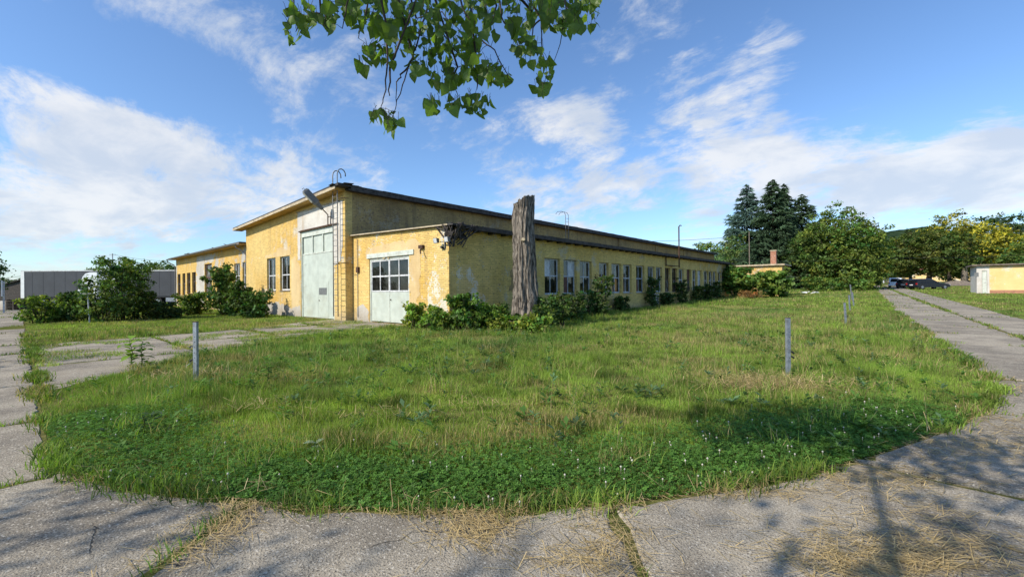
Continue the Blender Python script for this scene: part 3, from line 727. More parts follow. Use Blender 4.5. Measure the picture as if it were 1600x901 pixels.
for x, nm in ((WX1-.55, 1), (WX0-.45, 2)):
    m = MB(); xe = x+.35 if nm == 1 else x+.5
    m.tube([(x, 10.94, wz-.05), (x, 10.97, wz-.25), (xe-.1, 11.45, wz-.6), (xe, 11.56, wz-.85), (xe, 11.57, .3), (xe, 11.4, .12)], .05, 8); m.build('downpipe', M_PAINTSTEEL, wing)
rr = random.Random(3); m = MB()
for i in range(26):
    x = rr.uniform(WX0, WX1-1); yy = rr.uniform(11.1, 13.0); m.bar((x, yy, wz+.16), (x+rr.uniform(-.7, .9), yy+rr.uniform(-.3, .6), wz+.17+rr.uniform(0, .12)), rr.uniform(.04, .2), .03)
m.build('loose_roof_boards', M_DARKWOOD, wroof)
m = MB(); m.hexa([(-52, 13.2, wz+.13), (-47.2, 13.2, wz+.13), (-47.2, 14.8, wz+.13), (-52, 14.8, wz+.13), (-51.8, 13.4, wz+.35), (-47.6, 13.4, wz+.55), (-47.6, 14.6, wz+.55), (-51.8, 14.6, wz+.35)])
m.box(-47.5, -46.9, 13.6, 14.2, wz+.13, wz+.85); m.build('roof_hatch', M_DARKWOOD, wroof)

# --- ladder up the hall front (its own thing)
lx0, lx1, ly = PY(521, 450, 11.12).x, PY(528, 450, 11.12).x, 11.12
lad = empty('roof_ladder', (lx0, ly, 0), 'tall steel ladder with hooked tops beside the green truck gate', 'ladder')
for x in (lx0, lx1):
    hook = [(x, ly, 7.75), (x, ly+.03, 7.90), (x, ly+.12, 8.02), (x, ly+.24, 8.06), (x, ly+.37, 8.01), (x, ly+.45, 7.88), (x, ly+.46, 7.70)]
    m = MB(); m.tube([(x, ly, .25), (x, ly, 4)]+hook, .028, 8); m.build('rail', M_PAINTSTEEL, lad, smooth=True)
for k in range(24):
    m = MB(); m.tube([(lx0, ly, .5+k*.29), (lx1, ly, .5+k*.29)], .014, 6); m.build('rung', M_PAINTSTEEL, lad)
for z_ in (3.05, 6.45):
    m = MB(); m.tube([(lx1, ly, z_), (lx1+.35, ly+.02, z_), (lx1+.5, ly+.37, z_)], .018, 6); m.tube([(lx0, ly, z_), (lx0, ly+.37, z_)], .018, 6); m.build('wall_bracket', M_RUST, lad)
# --- street lamp head on the hall front
lm = empty('wall_lamp', (-23.6, 11.45, 5.3), 'long grey street lamp leaning out from above the truck gate', 'lamp')
m = MB(); m.tube([(-23.6, 11.36, 5.28), (-23.6, 11.36, 5.82), (-23.57, 11.2, 5.95), (-23.5, 11.0, 6.08)], .03, 8); m.tube([(-23.3, 11.38, 5.28), (-23.3, 11.38, 5.95)], .022, 6); m.bar((-23.6, 11.37, 5.7), (-23.3, 11.38, 5.7), .03); m.build('arm', M_RUST, lm, smooth=True)
a = Vector((-23.49, 11.02, 6.06)); d = Vector((-.20, -.88, .94)).normalized(); sd = d.cross(Vector((0, 0, 1))).normalized(); up = sd.cross(d)
def headsec(t, w, h): c = a+d*t; return [c-sd*w-up*h, c+sd*w-up*h, c+sd*w*.75+up*h, c-sd*w*.75+up*h]
m = MB(); secs = [headsec(0, .08, .07), headsec(.40, .13, .11), headsec(.44, .18, .15), headsec(1.22, .20, .16), headsec(1.32, .15, .10)]
for s_ in secs: m.v += [tuple(v) for v in s_]
m.f = [(3, 2, 1, 0), (16, 17, 18, 19)] + [(4*i+k, 4*i+(k+1) % 4, 4*i+4+(k+1) % 4, 4*i+4+k) for i in range(4) for k in range(4)]
m.build('casing', M_LAMPGREY, lm)
m = MB(); q0 = headsec(.6, .14, .175); q1 = headsec(1.2, .15, .18); m.hexa([q0[0], q0[1], q1[1], q1[0], a+d*.6-sd*.1-up*.05, a+d*.6+sd*.1-up*.05, a+d*1.24+sd*.1-up*.05, a+d*1.24-sd*.1-up*.05]); m.build('lens', M_LENS, lm)
m = MB(); e = a+d*1.32; m.tube([e-sd*.08, e-sd*.1+d*.1, e+d*.08-up*.08], .012, 6); m.build('bird_hook', M_RUST, lm)
# --- twin floodlight on the annex corner
fl = empty('floodlight', (-14, 11.8, 3.6), 'small twin floodlight on the annex corner under broken eave', 'floodlight')
m = MB(); m.bar((-14.35, 11.72, 3.62), (-13.8, 11.72, 3.62), .035); m.bar((-14.0, 11.7, 3.3), (-14.0, 11.7, 3.9), .07, .05); m.build('bracket', M_PAINTSTEEL, fl)
for x in (-14.42, -13.72):
    c = Vector((x, 11.58, 3.66)); m = MB(); m.hexa([c+Vector(v) for v in ((-.12, -.05, -.11), (.12, -.05, -.11), (.10, .08, -.08), (-.10, .08, -.08), (-.12, -.09, .11), (.12, -.09, .11), (.10, .06, .09), (-.10, .06, .09))])
    h = m.build('lamp_head', M_LAMPGREY, fl)
    m = MB(); m.add([c+Vector(v) for v in ((-.10, -.056, -.09), (.10, -.056, -.09), (.10, -.092, .09), (-.10, -.092, .09))], [(0, 1, 2, 3)]); m.build('lens', M_LENS, h)
m = MB(); m.cyl((-14.06, 11.62, 3.35), (0, 1, -.3), .05, .1, 12); m.build('sensor', M_BLACK, fl)
# --- iron service mast beside the annex windows
yy = PX(1056, 400, -13.75).y; y0_ = PX(1043.5, 400, -13.75).y
ms = empty('service_mast', (-13.75, yy, 3), 'thin rusty iron mast on bracket above the annex windows', 'mast')
m = MB(); m.tube([(-13.48, yy, 3.3), (-13.48, yy, 6.7)], .055, 8); m.tube([(-13.48, yy, 6.7), (-13.42, yy+.1, 6.82), (-13.3, yy+.1, 6.76)], .045, 8); m.build('pole', M_RUST, ms)
m = MB(); m.bar((-13.9, yy, 3.45), (-13.5, yy, 3.45), .05); m.bar((-13.9, y0_, 3.45), (-13.9, yy, 3.45), .06); m.bar((-13.9, y0_, 3.4), (-13.9, y0_, 4.2), .07); m.build('bracket', M_RUST, ms)
# --- hooked ladder tops on the roof
yl = PX(871, 345, -22.2).y
rl = empty('rooftop_ladder', (-22.1, yl, 7), 'thin hooked ladder top rising above the long roof edge', 'ladder')
for dy in (0, .45):
    z0_ = 7.0; m = MB(); x = -21.35
    m.tube([(x, yl+dy, 4.6), (x, yl+dy, 8.0), (x-.06, yl+dy-.1, 8.2), (x-.25, yl+dy-.25, 8.3), (x-.5, yl+dy-.5, 8.25), (x-.6, yl+dy-.6, 8.05)], .022, 6); m.build('rail', M_PAINTSTEEL, rl)
for k in range(11):
    m = MB(); m.tube([(-21.35, yl, 4.8+k*.29), (-21.35, yl+.45, 4.8+k*.29)], .012, 5); m.build('rung', M_PAINTSTEEL, rl)

# --- pump house beyond the annex
ph = empty('pump_house', (-12, 56, 0), 'small yellow flat roofed brick hut with chimney under the spruces', 'building')
py0 = 55.7; hx0 = PY(1141, 430, py0).x; hx1 = PY(1222, 430, py0).x; zt = PY(1200, 415, py0).z; tz = float(terr(0, py0))
wall(ph, Face('x', py0, -1), hx0, hx1, 0, zt, [], M_HALL, .3)
b = MB(); b.box(hx1-.3, hx1, py0+.302, py0+3.6, 0, zt); b.build('wall', M_UPPER, ph)  # side turned from the sun, its shade put in by darker brick
b = MB(); b.box(hx0, hx0+.3, py0+.302, py0+3.6, 0, zt); b.box(hx0+.3, hx1-.3, py0+3.3, py0+3.6, 0, zt); b.build('wall', M_SIDE, ph)
b = MB(); b.box(hx0-.25, hx1+.3, py0-.3, py0+3.9, zt+.004, zt+.16); rf = b.build('roof', M_FASCIA, ph)
b = MB(); cxh = PY(1209, 400, py0+1).x; zc = PY(1209, 391, py0+1).z
b.box(cxh-.27, cxh+.27, py0+.7, py0+1.24, zt+.16, zc-.1); b.build('chimney', M_CLAY, rf)
b = MB(); b.box(cxh-.33, cxh+.33, py0+.64, py0+1.30, zc-.1, zc); b.build('chimney_cap', M_FASCIA, rf)
ap = PY(1171, 412, py0+1); at_ = PY(1171, 362, py0+1)
b = MB(); b.tube([(ap.x, py0+1, zt+.16), (ap.x, py0+1, at_.z)], .05, 6); b.build('aerial', M_TIMBER, ph)

# --- small shed on the right, and the gabled house across the road that the windows mirror
sy = 66.; s0 = PY(1526, 440, sy); s1x = PY(1640, 440, sy).x; stz = PY(1540, 415, sy).z; sb = float(terr(0, sy))
sh = empty('garden_shed', (s0.x, sy, sb), 'small orange plastered shed with white corner and pale door', 'shed')
d0, d1 = PY(1534.5, 440, sy).x, PY(1542.5, 440, sy).x; xs_ = PY(1546, 440, sy).x
fS = Face('x', sy, -1)
wall(sh, fS, s0.x, xs_, sb-.4, stz, [(d0, d1, sb+.0, sb+2.35)], M_PLASTER, .3)
wall(sh, fS, xs_+.002, s1x, sb-.4, stz-.05, [], M_SHED, .3)
b = MB(); b.box(s0.x, s0.x+.3, sy+.302, sy+5, sb-.4, stz); b.build('wall', M_PLASTER, sh)
b = MB(); b.box(s1x-.3, s1x, sy+.302, sy+5, sb-.4, stz); b.box(s0.x+.3, s1x-.3, sy+4.7, sy+5, sb-.4, stz); b.build('wall', M_SHED, sh)
b = MB(); fS.bar(b, xs_+.01, s1x+.02, sb-.4, sb+.32, -.03, 0.); b.build('plinth', M_REDBASE, sh)
b = MB(); fS.bar(b, d0+.02, d1-.02, sb+.02, sb+2.33, .05, .10); dr = b.build('door', M_GREEN2, sh)
b = MB(); b.cyl(fS.p(d1-.15, sb+1.1, .03), (0, 1, 0), .03, .03, 8); b.build('handle', M_RUST, dr)
b = MB(); b.box(s0.x-.35, s1x+.3, sy-.35, sy+5.3, stz+.004, stz+.13); b.build('roof', M_TIMBER, sh)
b = MB(); fS.bar(b, d0-.55, d0-.25, sb+1.75, sb+2.15, -.05, 0.); b.build('meter_box', M_LAMPGREY, sh)

hz_ = float(terr(0, 46)); hs = empty('gabled_house', (18, 46, hz_), 'pale gabled house across the road mirrored in the annex windows', 'house')
wall(hs, Face('y', 13., -1), 40., 52., hz_-.3, hz_+3.2, [(42, 43.4, hz_+1, hz_+2.4), (45, 46, hz_, hz_+2.2), (48, 49.4, hz_+1, hz_+2.4)], M_PLASTER, .35)
fG = Face('x', 40., -1)
wall(hs, fG, 13.003, 23., hz_-.3, hz_+3.2, [(15, 16.5, hz_+1, hz_+2.4), (19, 20.5, hz_+1, hz_+2.4)], M_PLASTER, .35)
b = MB(); b.box(13.36, 23, 51.65, 52, hz_-.3, hz_+3.2); b.box(22.65, 23, 40.36, 51.64, hz_-.3, hz_+3.2); b.build('wall', M_PLASTER, hs)
for yy in (40.02, 51.7):
    b = MB(); b.prism([(13.05, hz_+3.2), (22.95, hz_+3.2), (18, hz_+6.0)], lambda x, z: (x, yy, z), lambda x, z: (x, yy+.25, z)); b.build('gable', M_PLASTER, hs)
b = MB()
for sg in (-1, 1):
    xe = 18+sg*5.6
    b.hexa([(18, 39.5, hz_+6.02), (xe, 39.5, hz_+2.85), (xe, 52.5, hz_+2.85), (18, 52.5, hz_+6.02), (18, 39.5, hz_+6.2), (xe, 39.5, hz_+3.03), (xe, 52.5, hz_+3.03), (18, 52.5, hz_+6.2)])
b.build('roof', M_TILE, hs)
for y0_, y1_ in ((42, 43.4), (48, 49.4)): window(hs, Face('y', 13., -1), y0_, y1_, hz_+1, hz_+2.4, M_WINWHITE, gl=M_GLASS)
for x0_, x1_ in ((15, 16.5), (19, 20.5)): window(hs, fG, x0_, x1_, hz_+1, hz_+2.4, M_WINWHITE, gl=M_GLASS)
b = MB(); Face('y', 13., -1).bar(b, 45.02, 45.98, hz_+.02, hz_+2.18, .08, .13); b.build('door', M_BROWNDOOR, hs)

# ------------------------------------------------------------------ vegetation tools
def unit(a): return a/np.maximum(1e-9, np.linalg.norm(a, axis=-1, keepdims=True))
def cards(c, nrm, size, asp, R, fold=.0):
    """pointed leaf-shaped quads"""
    n = len(c); t = unit(np.cross(nrm, R.normal(size=(n, 3)))); b = np.cross(nrm, t)
    s = size[:, None]; w = s*asp*.5
    v = np.stack([c - t*s*.5, c + b*w + nrm*s*fold - t*s*.08, c + t*s*.5, c - b*w + nrm*s*fold - t*s*.08], 1).reshape(-1, 3)
    f = np.arange(4*n).reshape(n, 4)
    return v, f
def foliage(name, mat, parent, blobs, nclump, per, leaf, colr, seed, clump_r=.5, shell=.55, asp=.6, droop=.0, var=.25, yellow=None, base=None):
    """leaf clumps through the volume of a few ellipsoids: blobs = [(centre, radii, weight)]"""
    R = np.random.default_rng(seed); wts = np.array([b[2] for b in blobs], float); wts /= wts.sum()
    pick = R.choice(len(blobs), nclump, p=wts); C = np.array([b[0] for b in blobs], float)[pick]; Rad = np.array([b[1] for b in blobs], float)[pick]
    d = unit(R.normal(size=(nclump, 3))); rad = shell + (1.05-shell)*R.random(nclump)**.6
    # lumpy outline
    lump = 1 + .22*np.sin(d[:, 0]*5.1+seed)*np.cos(d[:, 1]*4.3+seed*2) + .12*np.sin(d[:, 2]*9+seed)
    cc = C + d*Rad*(rad*lump)[:, None]
    if base is not None: keep = cc[:, 2] > base; cc = cc[keep]; d = d[keep]
    n0 = len(cc); cr = clump_r*(.55+.9*R.random(n0))
    off = unit(R.normal(size=(n0, per, 3)))*(R.random((n0, per, 1))**.5)*cr[:, None, None]*np.array([1, 1, .62])
    p = (cc[:, None, :]+off).reshape(-1, 3); p[:, 2] -= droop*np.abs(off[..., 0].ravel())
    nr = unit(R.normal(size=p.shape) + .55*np.repeat(d, per, 0) + np.array([0, 0, .8]))
    sz = leaf*(.45+1.15*R.random(len(p))**1.3)
    v, f = cards(p, nr, sz, asp, R, .06)
    tone = np.repeat(1+var*R.normal(size=n0), per)*(1+.18*R.normal(size=len(p))); tone = np.clip(tone, .35, 2.)
    hue = np.repeat(R.normal(size=n0)*.10, per)
    c = np.array(colr)[None, :]*np.array([1.45, 1.32, 1.05])*tone[:, None]; c[:, 0] *= 1+hue*2; c[:, 2] *= 1-hue
    if yellow:
        (yc, frac, zlo, zhi) = yellow
        prob = np.clip((cc[:, 2]-zlo)/(zhi-zlo), 0, 1)*frac
        isy = np.repeat(R.random(n0) < prob, per) & (R.random(len(p)) < .75); c[isy] = np.array(yc)*np.clip(tone[isy], .7, 1.3)[:, None]
    if parent is not None: v = v - np.array(wloc(parent))
    me = np_mesh(name, v, f, mat, np.repeat(np.clip(c, .004, .9), 4, 0))
    return link(name, me, parent)
def trunk(parent, base, top, r0, r1, limbs, seed, mat=None, name='trunk', wob=.12):
    rr = random.Random(seed); mb = MB(); b, t = Vector(base), Vector(top); n = 7
    pts = [b.lerp(t, i/n)+Vector((rr.gauss(0, wob), rr.gauss(0, wob), 0))*(0 if i == 0 else 1) for i in range(n+1)]
    pts[0] = b - Vector((0, 0, .3))
    rad = [r0*(1.25 if i == 0 else 1)*(1-i/n)+r1*i/n for i in range(n+1)]
    mb.tube(pts, rad, 10)
    for e in limbs:
        k = rr.randint(2, n-1); s = pts[k]; e = Vector(e); m_ = s.lerp(e, .5)+Vector((rr.gauss(0, .2), rr.gauss(0, .2), .25))
        mb.tube([s, m_, e], [rad[k]*.55, rad[k]*.34, .02], 6)
    return mb.build(name, mat or M_TRUNK, parent, smooth=True)
def tree(name, label, loc, blobs, nclump, per, leaf, colr, seed, r0=.25, group=None, clump_r=.6, cat='tree', **kw):
    loc = Vector(loc); t = empty(name, loc, label, cat, group)
    bl = [((loc.x+c[0], loc.y+c[1], loc.z+c[2]), r, w) for c, r, w in blobs]
    rr = random.Random(seed); zt = max(b[0][2]+b[1][2]*.4 for b in bl)
    limbs = []
    for b in bl:
        for k in range(5):
            a = rr.uniform(0, 6.28); limbs.append((b[0][0]+b[1][0]*.75*math.cos(a), b[0][1]+b[1][1]*.75*math.sin(a), b[0][2]+b[1][2]*rr.uniform(-.3, .6)))
    trunk(t, loc, (loc.x+rr.gauss(0, .2), loc.y+rr.gauss(0, .2), zt), r0, r0*.25, limbs, seed)
    foliage('crown', M_LEAF, t, bl, nclump, per, leaf, colr, seed, clump_r, **kw)
    return t
def bush(name, label, loc, blobs, nclump, per, leaf, colr, seed, group=None, clump_r=.3, cat='bush', **kw):
    loc = Vector(loc); t = empty(name, loc, label, cat, group); rr = random.Random(seed)
    bl = [((loc.x+c[0], loc.y+c[1], loc.z+c[2]), r, w) for c, r, w in blobs]
    mb = MB()
    for b in bl:
        for k in range(5):
            a = rr.uniform(0, 6.28); e = Vector((b[0][0]+b[1][0]*.7*math.cos(a), b[0][1]+b[1][1]*.7*math.sin(a), b[0][2]+b[1][2]*rr.uniform(-.1, .75)))
            s = Vector((b[0][0]+rr.gauss(0, .12), b[0][1]+rr.gauss(0, .12), loc.z-.05)); mb.tube([s, s.lerp(e, .5)+Vector((0, 0, .15)), e], [.03, .02, .006], 5)
    SP = []
    for b in bl:
        for k in range(max(4, int(9*b[2]))):
            a = rr.uniform(0, 6.28); o_ = rr.uniform(.2, .85); s = Vector((b[0][0]+b[1][0]*o_*math.cos(a), b[0][1]+b[1][1]*o_*math.sin(a), b[0][2]+b[1][2]*.55))
            e = s+Vector((math.cos(a)*b[1][0]*.35, math.sin(a)*b[1][1]*.35, b[1][2]*rr.uniform(.35, .85))); mb.tube([s, s.lerp(e, .5)+Vector((0, 0, .06)), e], [.012, .008, .003], 4)
            SP += [s.lerp(e, f_) for f_ in (.35, .55, .72, .86, 1.)]
    mb.build('stem', M_TWIG, t, smooth=True)
    shoots = [(tuple(q), (clump_r*.45, clump_r*.45, clump_r*.4), 1.) for q in SP]
    bl = [(b[0], b[1], b[2]) for b in bl]; W_ = sum(b[2] for b in bl); bl += [(q[0], q[1], .32*W_/len(shoots)) for q in shoots]
    nclump = int(nclump*.85); kw.setdefault('var', .32)
    foliage('foliage', M_LEAF, t, bl, nclump, per, leaf, colr, seed, clump_r*.85, shell=.3, base=loc.z-.02, **kw)
    return t
def conifer(name, label, loc, H, Rb, colr, seed, group, z0=.1, dens=1.0, ragged=.25, top_r=0.):
    R = np.random.default_rng(seed); loc = Vector(loc); t = empty(name, loc, label, 'tree', group)
    mb = MB(); mb.tube([loc-Vector((0, 0, .3)), loc+Vector((0, 0, H*.5)), loc+Vector((0, 0, H*.99))], [.32, .2, .02], 8)
    P_ = []; D_ = []; T_ = []; S_ = []
    nl = int(H*3.2*dens)
    for i in range(nl):
        f = (i+R.random())/nl; z = H*(z0+(1-z0)*f); L0 = 1.4*Rb*(1-f)**.72*(.92+.1*math.sin(f*40))+top_r*(1-f)+.12
        for k in range(int(7+3*R.random())):
            a = R.random()*6.283; L = L0*(1+ragged*R.normal()*.8); L = max(.15, min(L, Rb*1.5))
            dx, dy = math.cos(a), math.sin(a); m = max(3, int(L*9))
            s = np.sqrt(R.random(m)); zb = z - .30*L*s + .26*L*s**3
            side = R.normal(size=m)*.16*L*(1.1-s*.6)
            px = loc.x+dx*L*s - dy*side; py = loc.y+dy*L*s + dx*side
            P_.append(np.stack([px, py, loc.z+zb - np.abs(side)*.25 - .06*R.random(m)], 1))
            D_.append(np.stack([dx+R.normal(size=m)*.5, dy+R.normal(size=m)*.5, -.35+R.normal(size=m)*.35], 1))
            T_.append((.45+.75*s)*(1+.25*R.normal())*(1+.2*R.normal(size=m))); S_.append(.42+.42*R.random(m))
            if k == 0 and L > 1.2: mb.tube([loc+Vector((0, 0, z)), loc+Vector((dx*L*.8, dy*L*.8, z-.16*L))], [.05, .01], 4)
    mb.build('trunk', M_TRUNK, t)
    p = np.concatenate(P_); d = unit(np.concatenate(D_)); tn = np.clip(np.concatenate(T_), .3, 1.8); s = np.concatenate(S_)[:, None]
    side = unit(np.cross(d, R.normal(size=d.shape))); n = len(p)
    v = np.stack([p-d*s*.4-side*s*.16, p-d*s*.4+side*s*.16, p+d*s*.8+np.array([0, 0, -.1])*s], 1).reshape(-1, 3) - np.array(loc)
    me = np_mesh('crown', v, np.arange(3*n).reshape(n, 3), M_NEEDLE, np.repeat(np.array(colr)[None]*1.5*tn[:, None], 3, 0))
    link('crown', me, t); return t

# ------------------------------------------------------------------ trees
def top_at(px, py, Y): return P(px, py, Y).z
def ground_at(px, Y): g = G(px, Y); return g
sp = 'spruces behind the pump house'
g = G(1168, 84); conifer('spruce_tree', 'blue green spruce left of the tall dark spruces behind the hut', g, top_at(1168, 288, 84)-g.z, 4.6, (.050, .085, .070), 1, sp, .08, 1.0, .15, .6)
g = G(1209, 78); conifer('spruce_tree', 'tallest dark spruce standing above the hut chimney', g, top_at(1209, 281, 78)-g.z, 4.4, (.028, .050, .024), 2, sp, .06, 1.15)
g = G(1226, 83); conifer('spruce_tree', 'dark pointed spruce close behind the tallest one', g, top_at(1226, 287, 83)-g.z, 3.6, (.026, .048, .024), 21, sp, .06, 1.)
g = G(1254, 82); conifer('spruce_tree', 'shorter ragged spruce beside the round walnut tree', g, top_at(1252, 303, 82)-g.z, 4.0, (.032, .054, .026), 3, sp, .05, 1.1, .45)
g = G(1190, 74); conifer('spruce_tree', 'low dark spruce right behind the hut roof', g, 9.5, 4.2, (.026, .046, .022), 22, sp, .04, 1.2, .35)
g = G(1312, 68); h = top_at(1312, 327, 68)-g.z
tree('walnut_tree', 'big round dark green deciduous tree beside the road', g, [((0, 0, h*.56), (5.2, 5.0, h*.42), 1.), ((-1.8, -.5, h*.50), (4.2, 4, h*.36), .5), ((2.2, .5, h*.42), (3.9, 4, h*.34), .7), ((.5, -1, h*.26), (4.9, 4.4, h*.22), .6)], 1700, 26, .36, (.080, .132, .028), 5, .45, clump_r=.8, asp=.55, var=.34)
g = G(1262, 70)
tree('understory_tree', 'dark low tree filling in under the spruces', g, [((0, 0, 4.2), (3.6, 3.4, 3.6), 1.), ((-4.2, 1, 3.0), (2.6, 2.6, 2.6), .5)], 420, 22, .34, (.035, .065, .018), 6, .2, clump_r=.7, var=.3)
g = G(1152, 80)
tree('maple_tree', 'pale green loose tree left of the spruces beside the annex roof', g, [((0, 0, 6.2), (2.9, 3, 3.4), 1.), ((1.5, -1, 4.4), (2.6, 2.6, 2.8), .7)], 420, 22, .32, (.085, .140, .050), 7, .2, clump_r=.6, var=.3)
g = G(1107, 95); h = top_at(1107, 376, 95)-g.z
tree('acacia_tree', 'bright green tree top peeking over the hall roof', g, [((0, 0, h*.7), (3.2, 3.2, h*.27), 1.), ((2.2, 0, h*.6), (2.6, 2.6, h*.25), .6)], 300, 22, .36, (.095, .165, .035), 8, .2, clump_r=.6)
# right-hand group
gr_ = 'trees on the right of the road'
g = G(1452, 84); h = top_at(1450, 352, 84)-g.z
tree('linden_tree', 'broad dark green tree above the parked cars', g, [((0, 0, h*.58), (5.2, 5, h*.36), 1.), ((-3.4, 0, h*.50), (3.6, 4, h*.32), .7), ((3.2, -.5, h*.52), (4.2, 4, h*.34), .7)], 1000, 24, .38, (.060, .092, .022), 10, .5, gr_, .8, var=.32)
g = G(1422, 92); h = top_at(1425, 368, 92)-g.z
tree('plum_tree', 'reddish green tree left of the broad tree by the cars', g, [((0, 0, h*.6), (3.4, 3.6, h*.36), 1.), ((-1.6, 0, h*.45), (2.6, 3, h*.3), .5)], 380, 22, .34, (.085, .085, .030), 11, .3, gr_, .7, var=.3)
g = G(1484, 92); h = top_at(1484, 338, 92)-g.z
tree('golden_tree', 'tree with a yellow flowering top behind the broad dark tree', g, [((0, 0, h*.70), (4.0, 4, h*.30), 1.), ((2.5, 0, h*.55), (4, 4, h*.3), .6)], 520, 24, .36, (.085, .115, .022), 12, .35, gr_, .7, yellow=((.50, .44, .05), .7, h*.62, h*.85), var=.25)
g = G(1538, 88); h = top_at(1545, 352, 88)-g.z
tree('golden_tree', 'wide tree covered in yellow blossom above the orange shed', g, [((0, 0, h*.66), (5.0, 4, h*.32), 1.), ((-3.0, 0, h*.72), (2.6, 3, h*.24), .5), ((3.4, 0, h*.55), (3.6, 3, h*.3), .6)], 720, 24, .36, (.10, .125, .022), 13, .4, gr_, .7, yellow=((.52, .46, .05), .78, h*.3, h*.8), var=.22)
g = G(1556, 104); h = top_at(1556, 338, 104)-g.z
tree('locust_tree', 'dark green tree top rising behind the yellow blossom', g, [((0, 0, h*.74), (6.2, 5, h*.26), 1.), ((3.6, 0, h*.6), (4.6, 4, h*.28), .6)], 620, 22, .42, (.042, .075, .022), 14, .4, gr_, .9)
g = G(1624, 62); h = top_at(1610, 372, 62)-g.z
tree('elder_tree', 'green tree at the right edge in front of the shed', g, [((0, 0, h*.62), (3.6, 3.4, h*.36), 1.), ((-1.6, -1.6, h*.42), (2.8, 2.4, h*.28), .7)], 560, 22, .30, (.070, .120, .028), 15, .2, gr_, .55)
g = G(1505, 98)
tree('hedge_tree', 'low bright green tree behind the trunk by the shed', g, [((0, 0, 2.6), (5.5, 3, 2.4), 1.)], 260, 22, .36, (.085, .150, .030), 16, .15, gr_, .6)
for px, Y, hh, s_, lb in ((1392, 160, 11, 17, 'distant green tree at the end of the road'), (1376, 185, 12, 18, 'farthest round tree on the left of the road end'), (1408, 135, 8, 19, 'small bushy tree behind the white car')):
    g = G(px, Y); tree('roadside_tree', lb, g, [((0, 0, hh*.56), (hh*.42, hh*.42, hh*.42), 1.)], 260, 18, .55, (.060, .105, .030), s_, .3, gr_, 1.0)
# left background
g = G(190, 92); g2 = G(225, 95)
for px, Y, hh, rx_, s_, lb in ((185, 96, 8.2, 5, 30, 'rounded tree behind the grey trailers'), (240, 100, 8.4, 6, 31, 'dark tree top above the right trailer'), (262, 98, 8, 4, 33, 'tree top next to the office wing gutter'),
                               (-34, 40, 5.6, 1.5, 32, 'thin tree at the left edge of the view'), (14, 120, 6.0, 6, 34, 'low far trees by the dark hut')):
    g = G(px, Y); tree('background_tree', lb, g, [((0, 0, hh*.6), (rx_, rx_, hh*.36), 1.)], 240, 18, .42 if Y > 60 else .22, (.055, .095, .03), s_, .2, 'trees behind the trailers', .7)

# bushes around the building
GRN = (.060, .115, .022); DGRN = (.034, .070, .016); LGRN = (.10, .17, .03)
def rel(px, Y): g = G(px, Y); return g
g = rel(192, 25.5)
bush('tall_bush', 'tall dark leafy bush in front of the trailers', g, [((0, 0, 1.55), (1.35, 1.35, 1.5), 1.), ((.9, -.9, 1.0), (1.3, 1.2, 1.0), .7), ((-.7, .6, 2.3), (.8, .8, .85), .5), ((.7, -.4, 2.6), (.75, .75, .75), .4), ((-.9, .7, .7), (1., 1., .8), .6)], 820, 18, .15, (.062, .115, .030), 40, 'bushes along the left lawn', .32, asp=.55, var=.3)
g = rel(88, 24.5)
bush('elder_bush', 'bright low bush at the left beside the road', g, [((0, 0, .55), (.8, .8, .65), 1.), ((.7, -.7, .6), (.65, .65, .65), .7), ((-.4, .3, .3), (.55, .55, .4), .4)], 330, 16, .14, (.085, .150, .028), 41, 'bushes along the left lawn', .28)
g = rel(130, 24.8)
bush('elder_bush', 'shaded bush behind the leaning sign post', g, [((0, 0, .65), (.85, .85, .75), 1.)], 260, 16, .14, (.042, .082, .022), 42, 'bushes along the left lawn', .28)
g = rel(258, 27)
bush('elder_bush', 'low dark bush right of the tall bush', g, [((0, 0, .4), (1.2, 1.0, .5), 1.)], 220, 16, .14, (.036, .066, .018), 43, 'bushes along the left lawn', .3)
for px, Y, bl, n_, c_, s_, lb in (
    (300, 31, [((0, 0, .8), (1.3, 1.2, .9), 1.)], 300, (.072, .125, .026), 44, 'leafy bush under the narrow wing windows'),
    (345, 29.6, [((0, 0, 1.4), (1.1, 1.1, 1.5), 1.), ((-.3, .2, 2.6), (.55, .55, .8), .4), ((-.9, .9, 1.0), (.9, .9, 1.1), .5)], 520, (.055, .105, .024), 45, 'tallest bush reaching up in front of the office wing'),
    (373, 28.6, [((0, 0, 1.0), (1.0, 1.0, 1.1), 1.), ((.2, -.2, 2.0), (.4, .4, .8), .3)], 330, (.050, .10, .024), 46, 'bush between the wing windows and the hall corner'),
    (402, 27.2, [((0, 0, .95), (.85, .85, .95), 1.), ((.8, -.7, .4), (.6, .6, .45), .4)], 360, (.040, .085, .018), 47, 'dense rounded bush below the hall windows')):
    k_ = .92 if s_ == 45 else .74
    bl = [((c[0]*.8, c[1]*.8, c[2]*k_), (r[0]*.82, r[1]*.82, r[2]*k_), w) for c, r, w in bl]
    bush('lilac_bush', lb, rel(px, Y), bl, int(n_*.8), 18, .15, c_, s_, 'bushes before the office wing', .30, asp=.7)
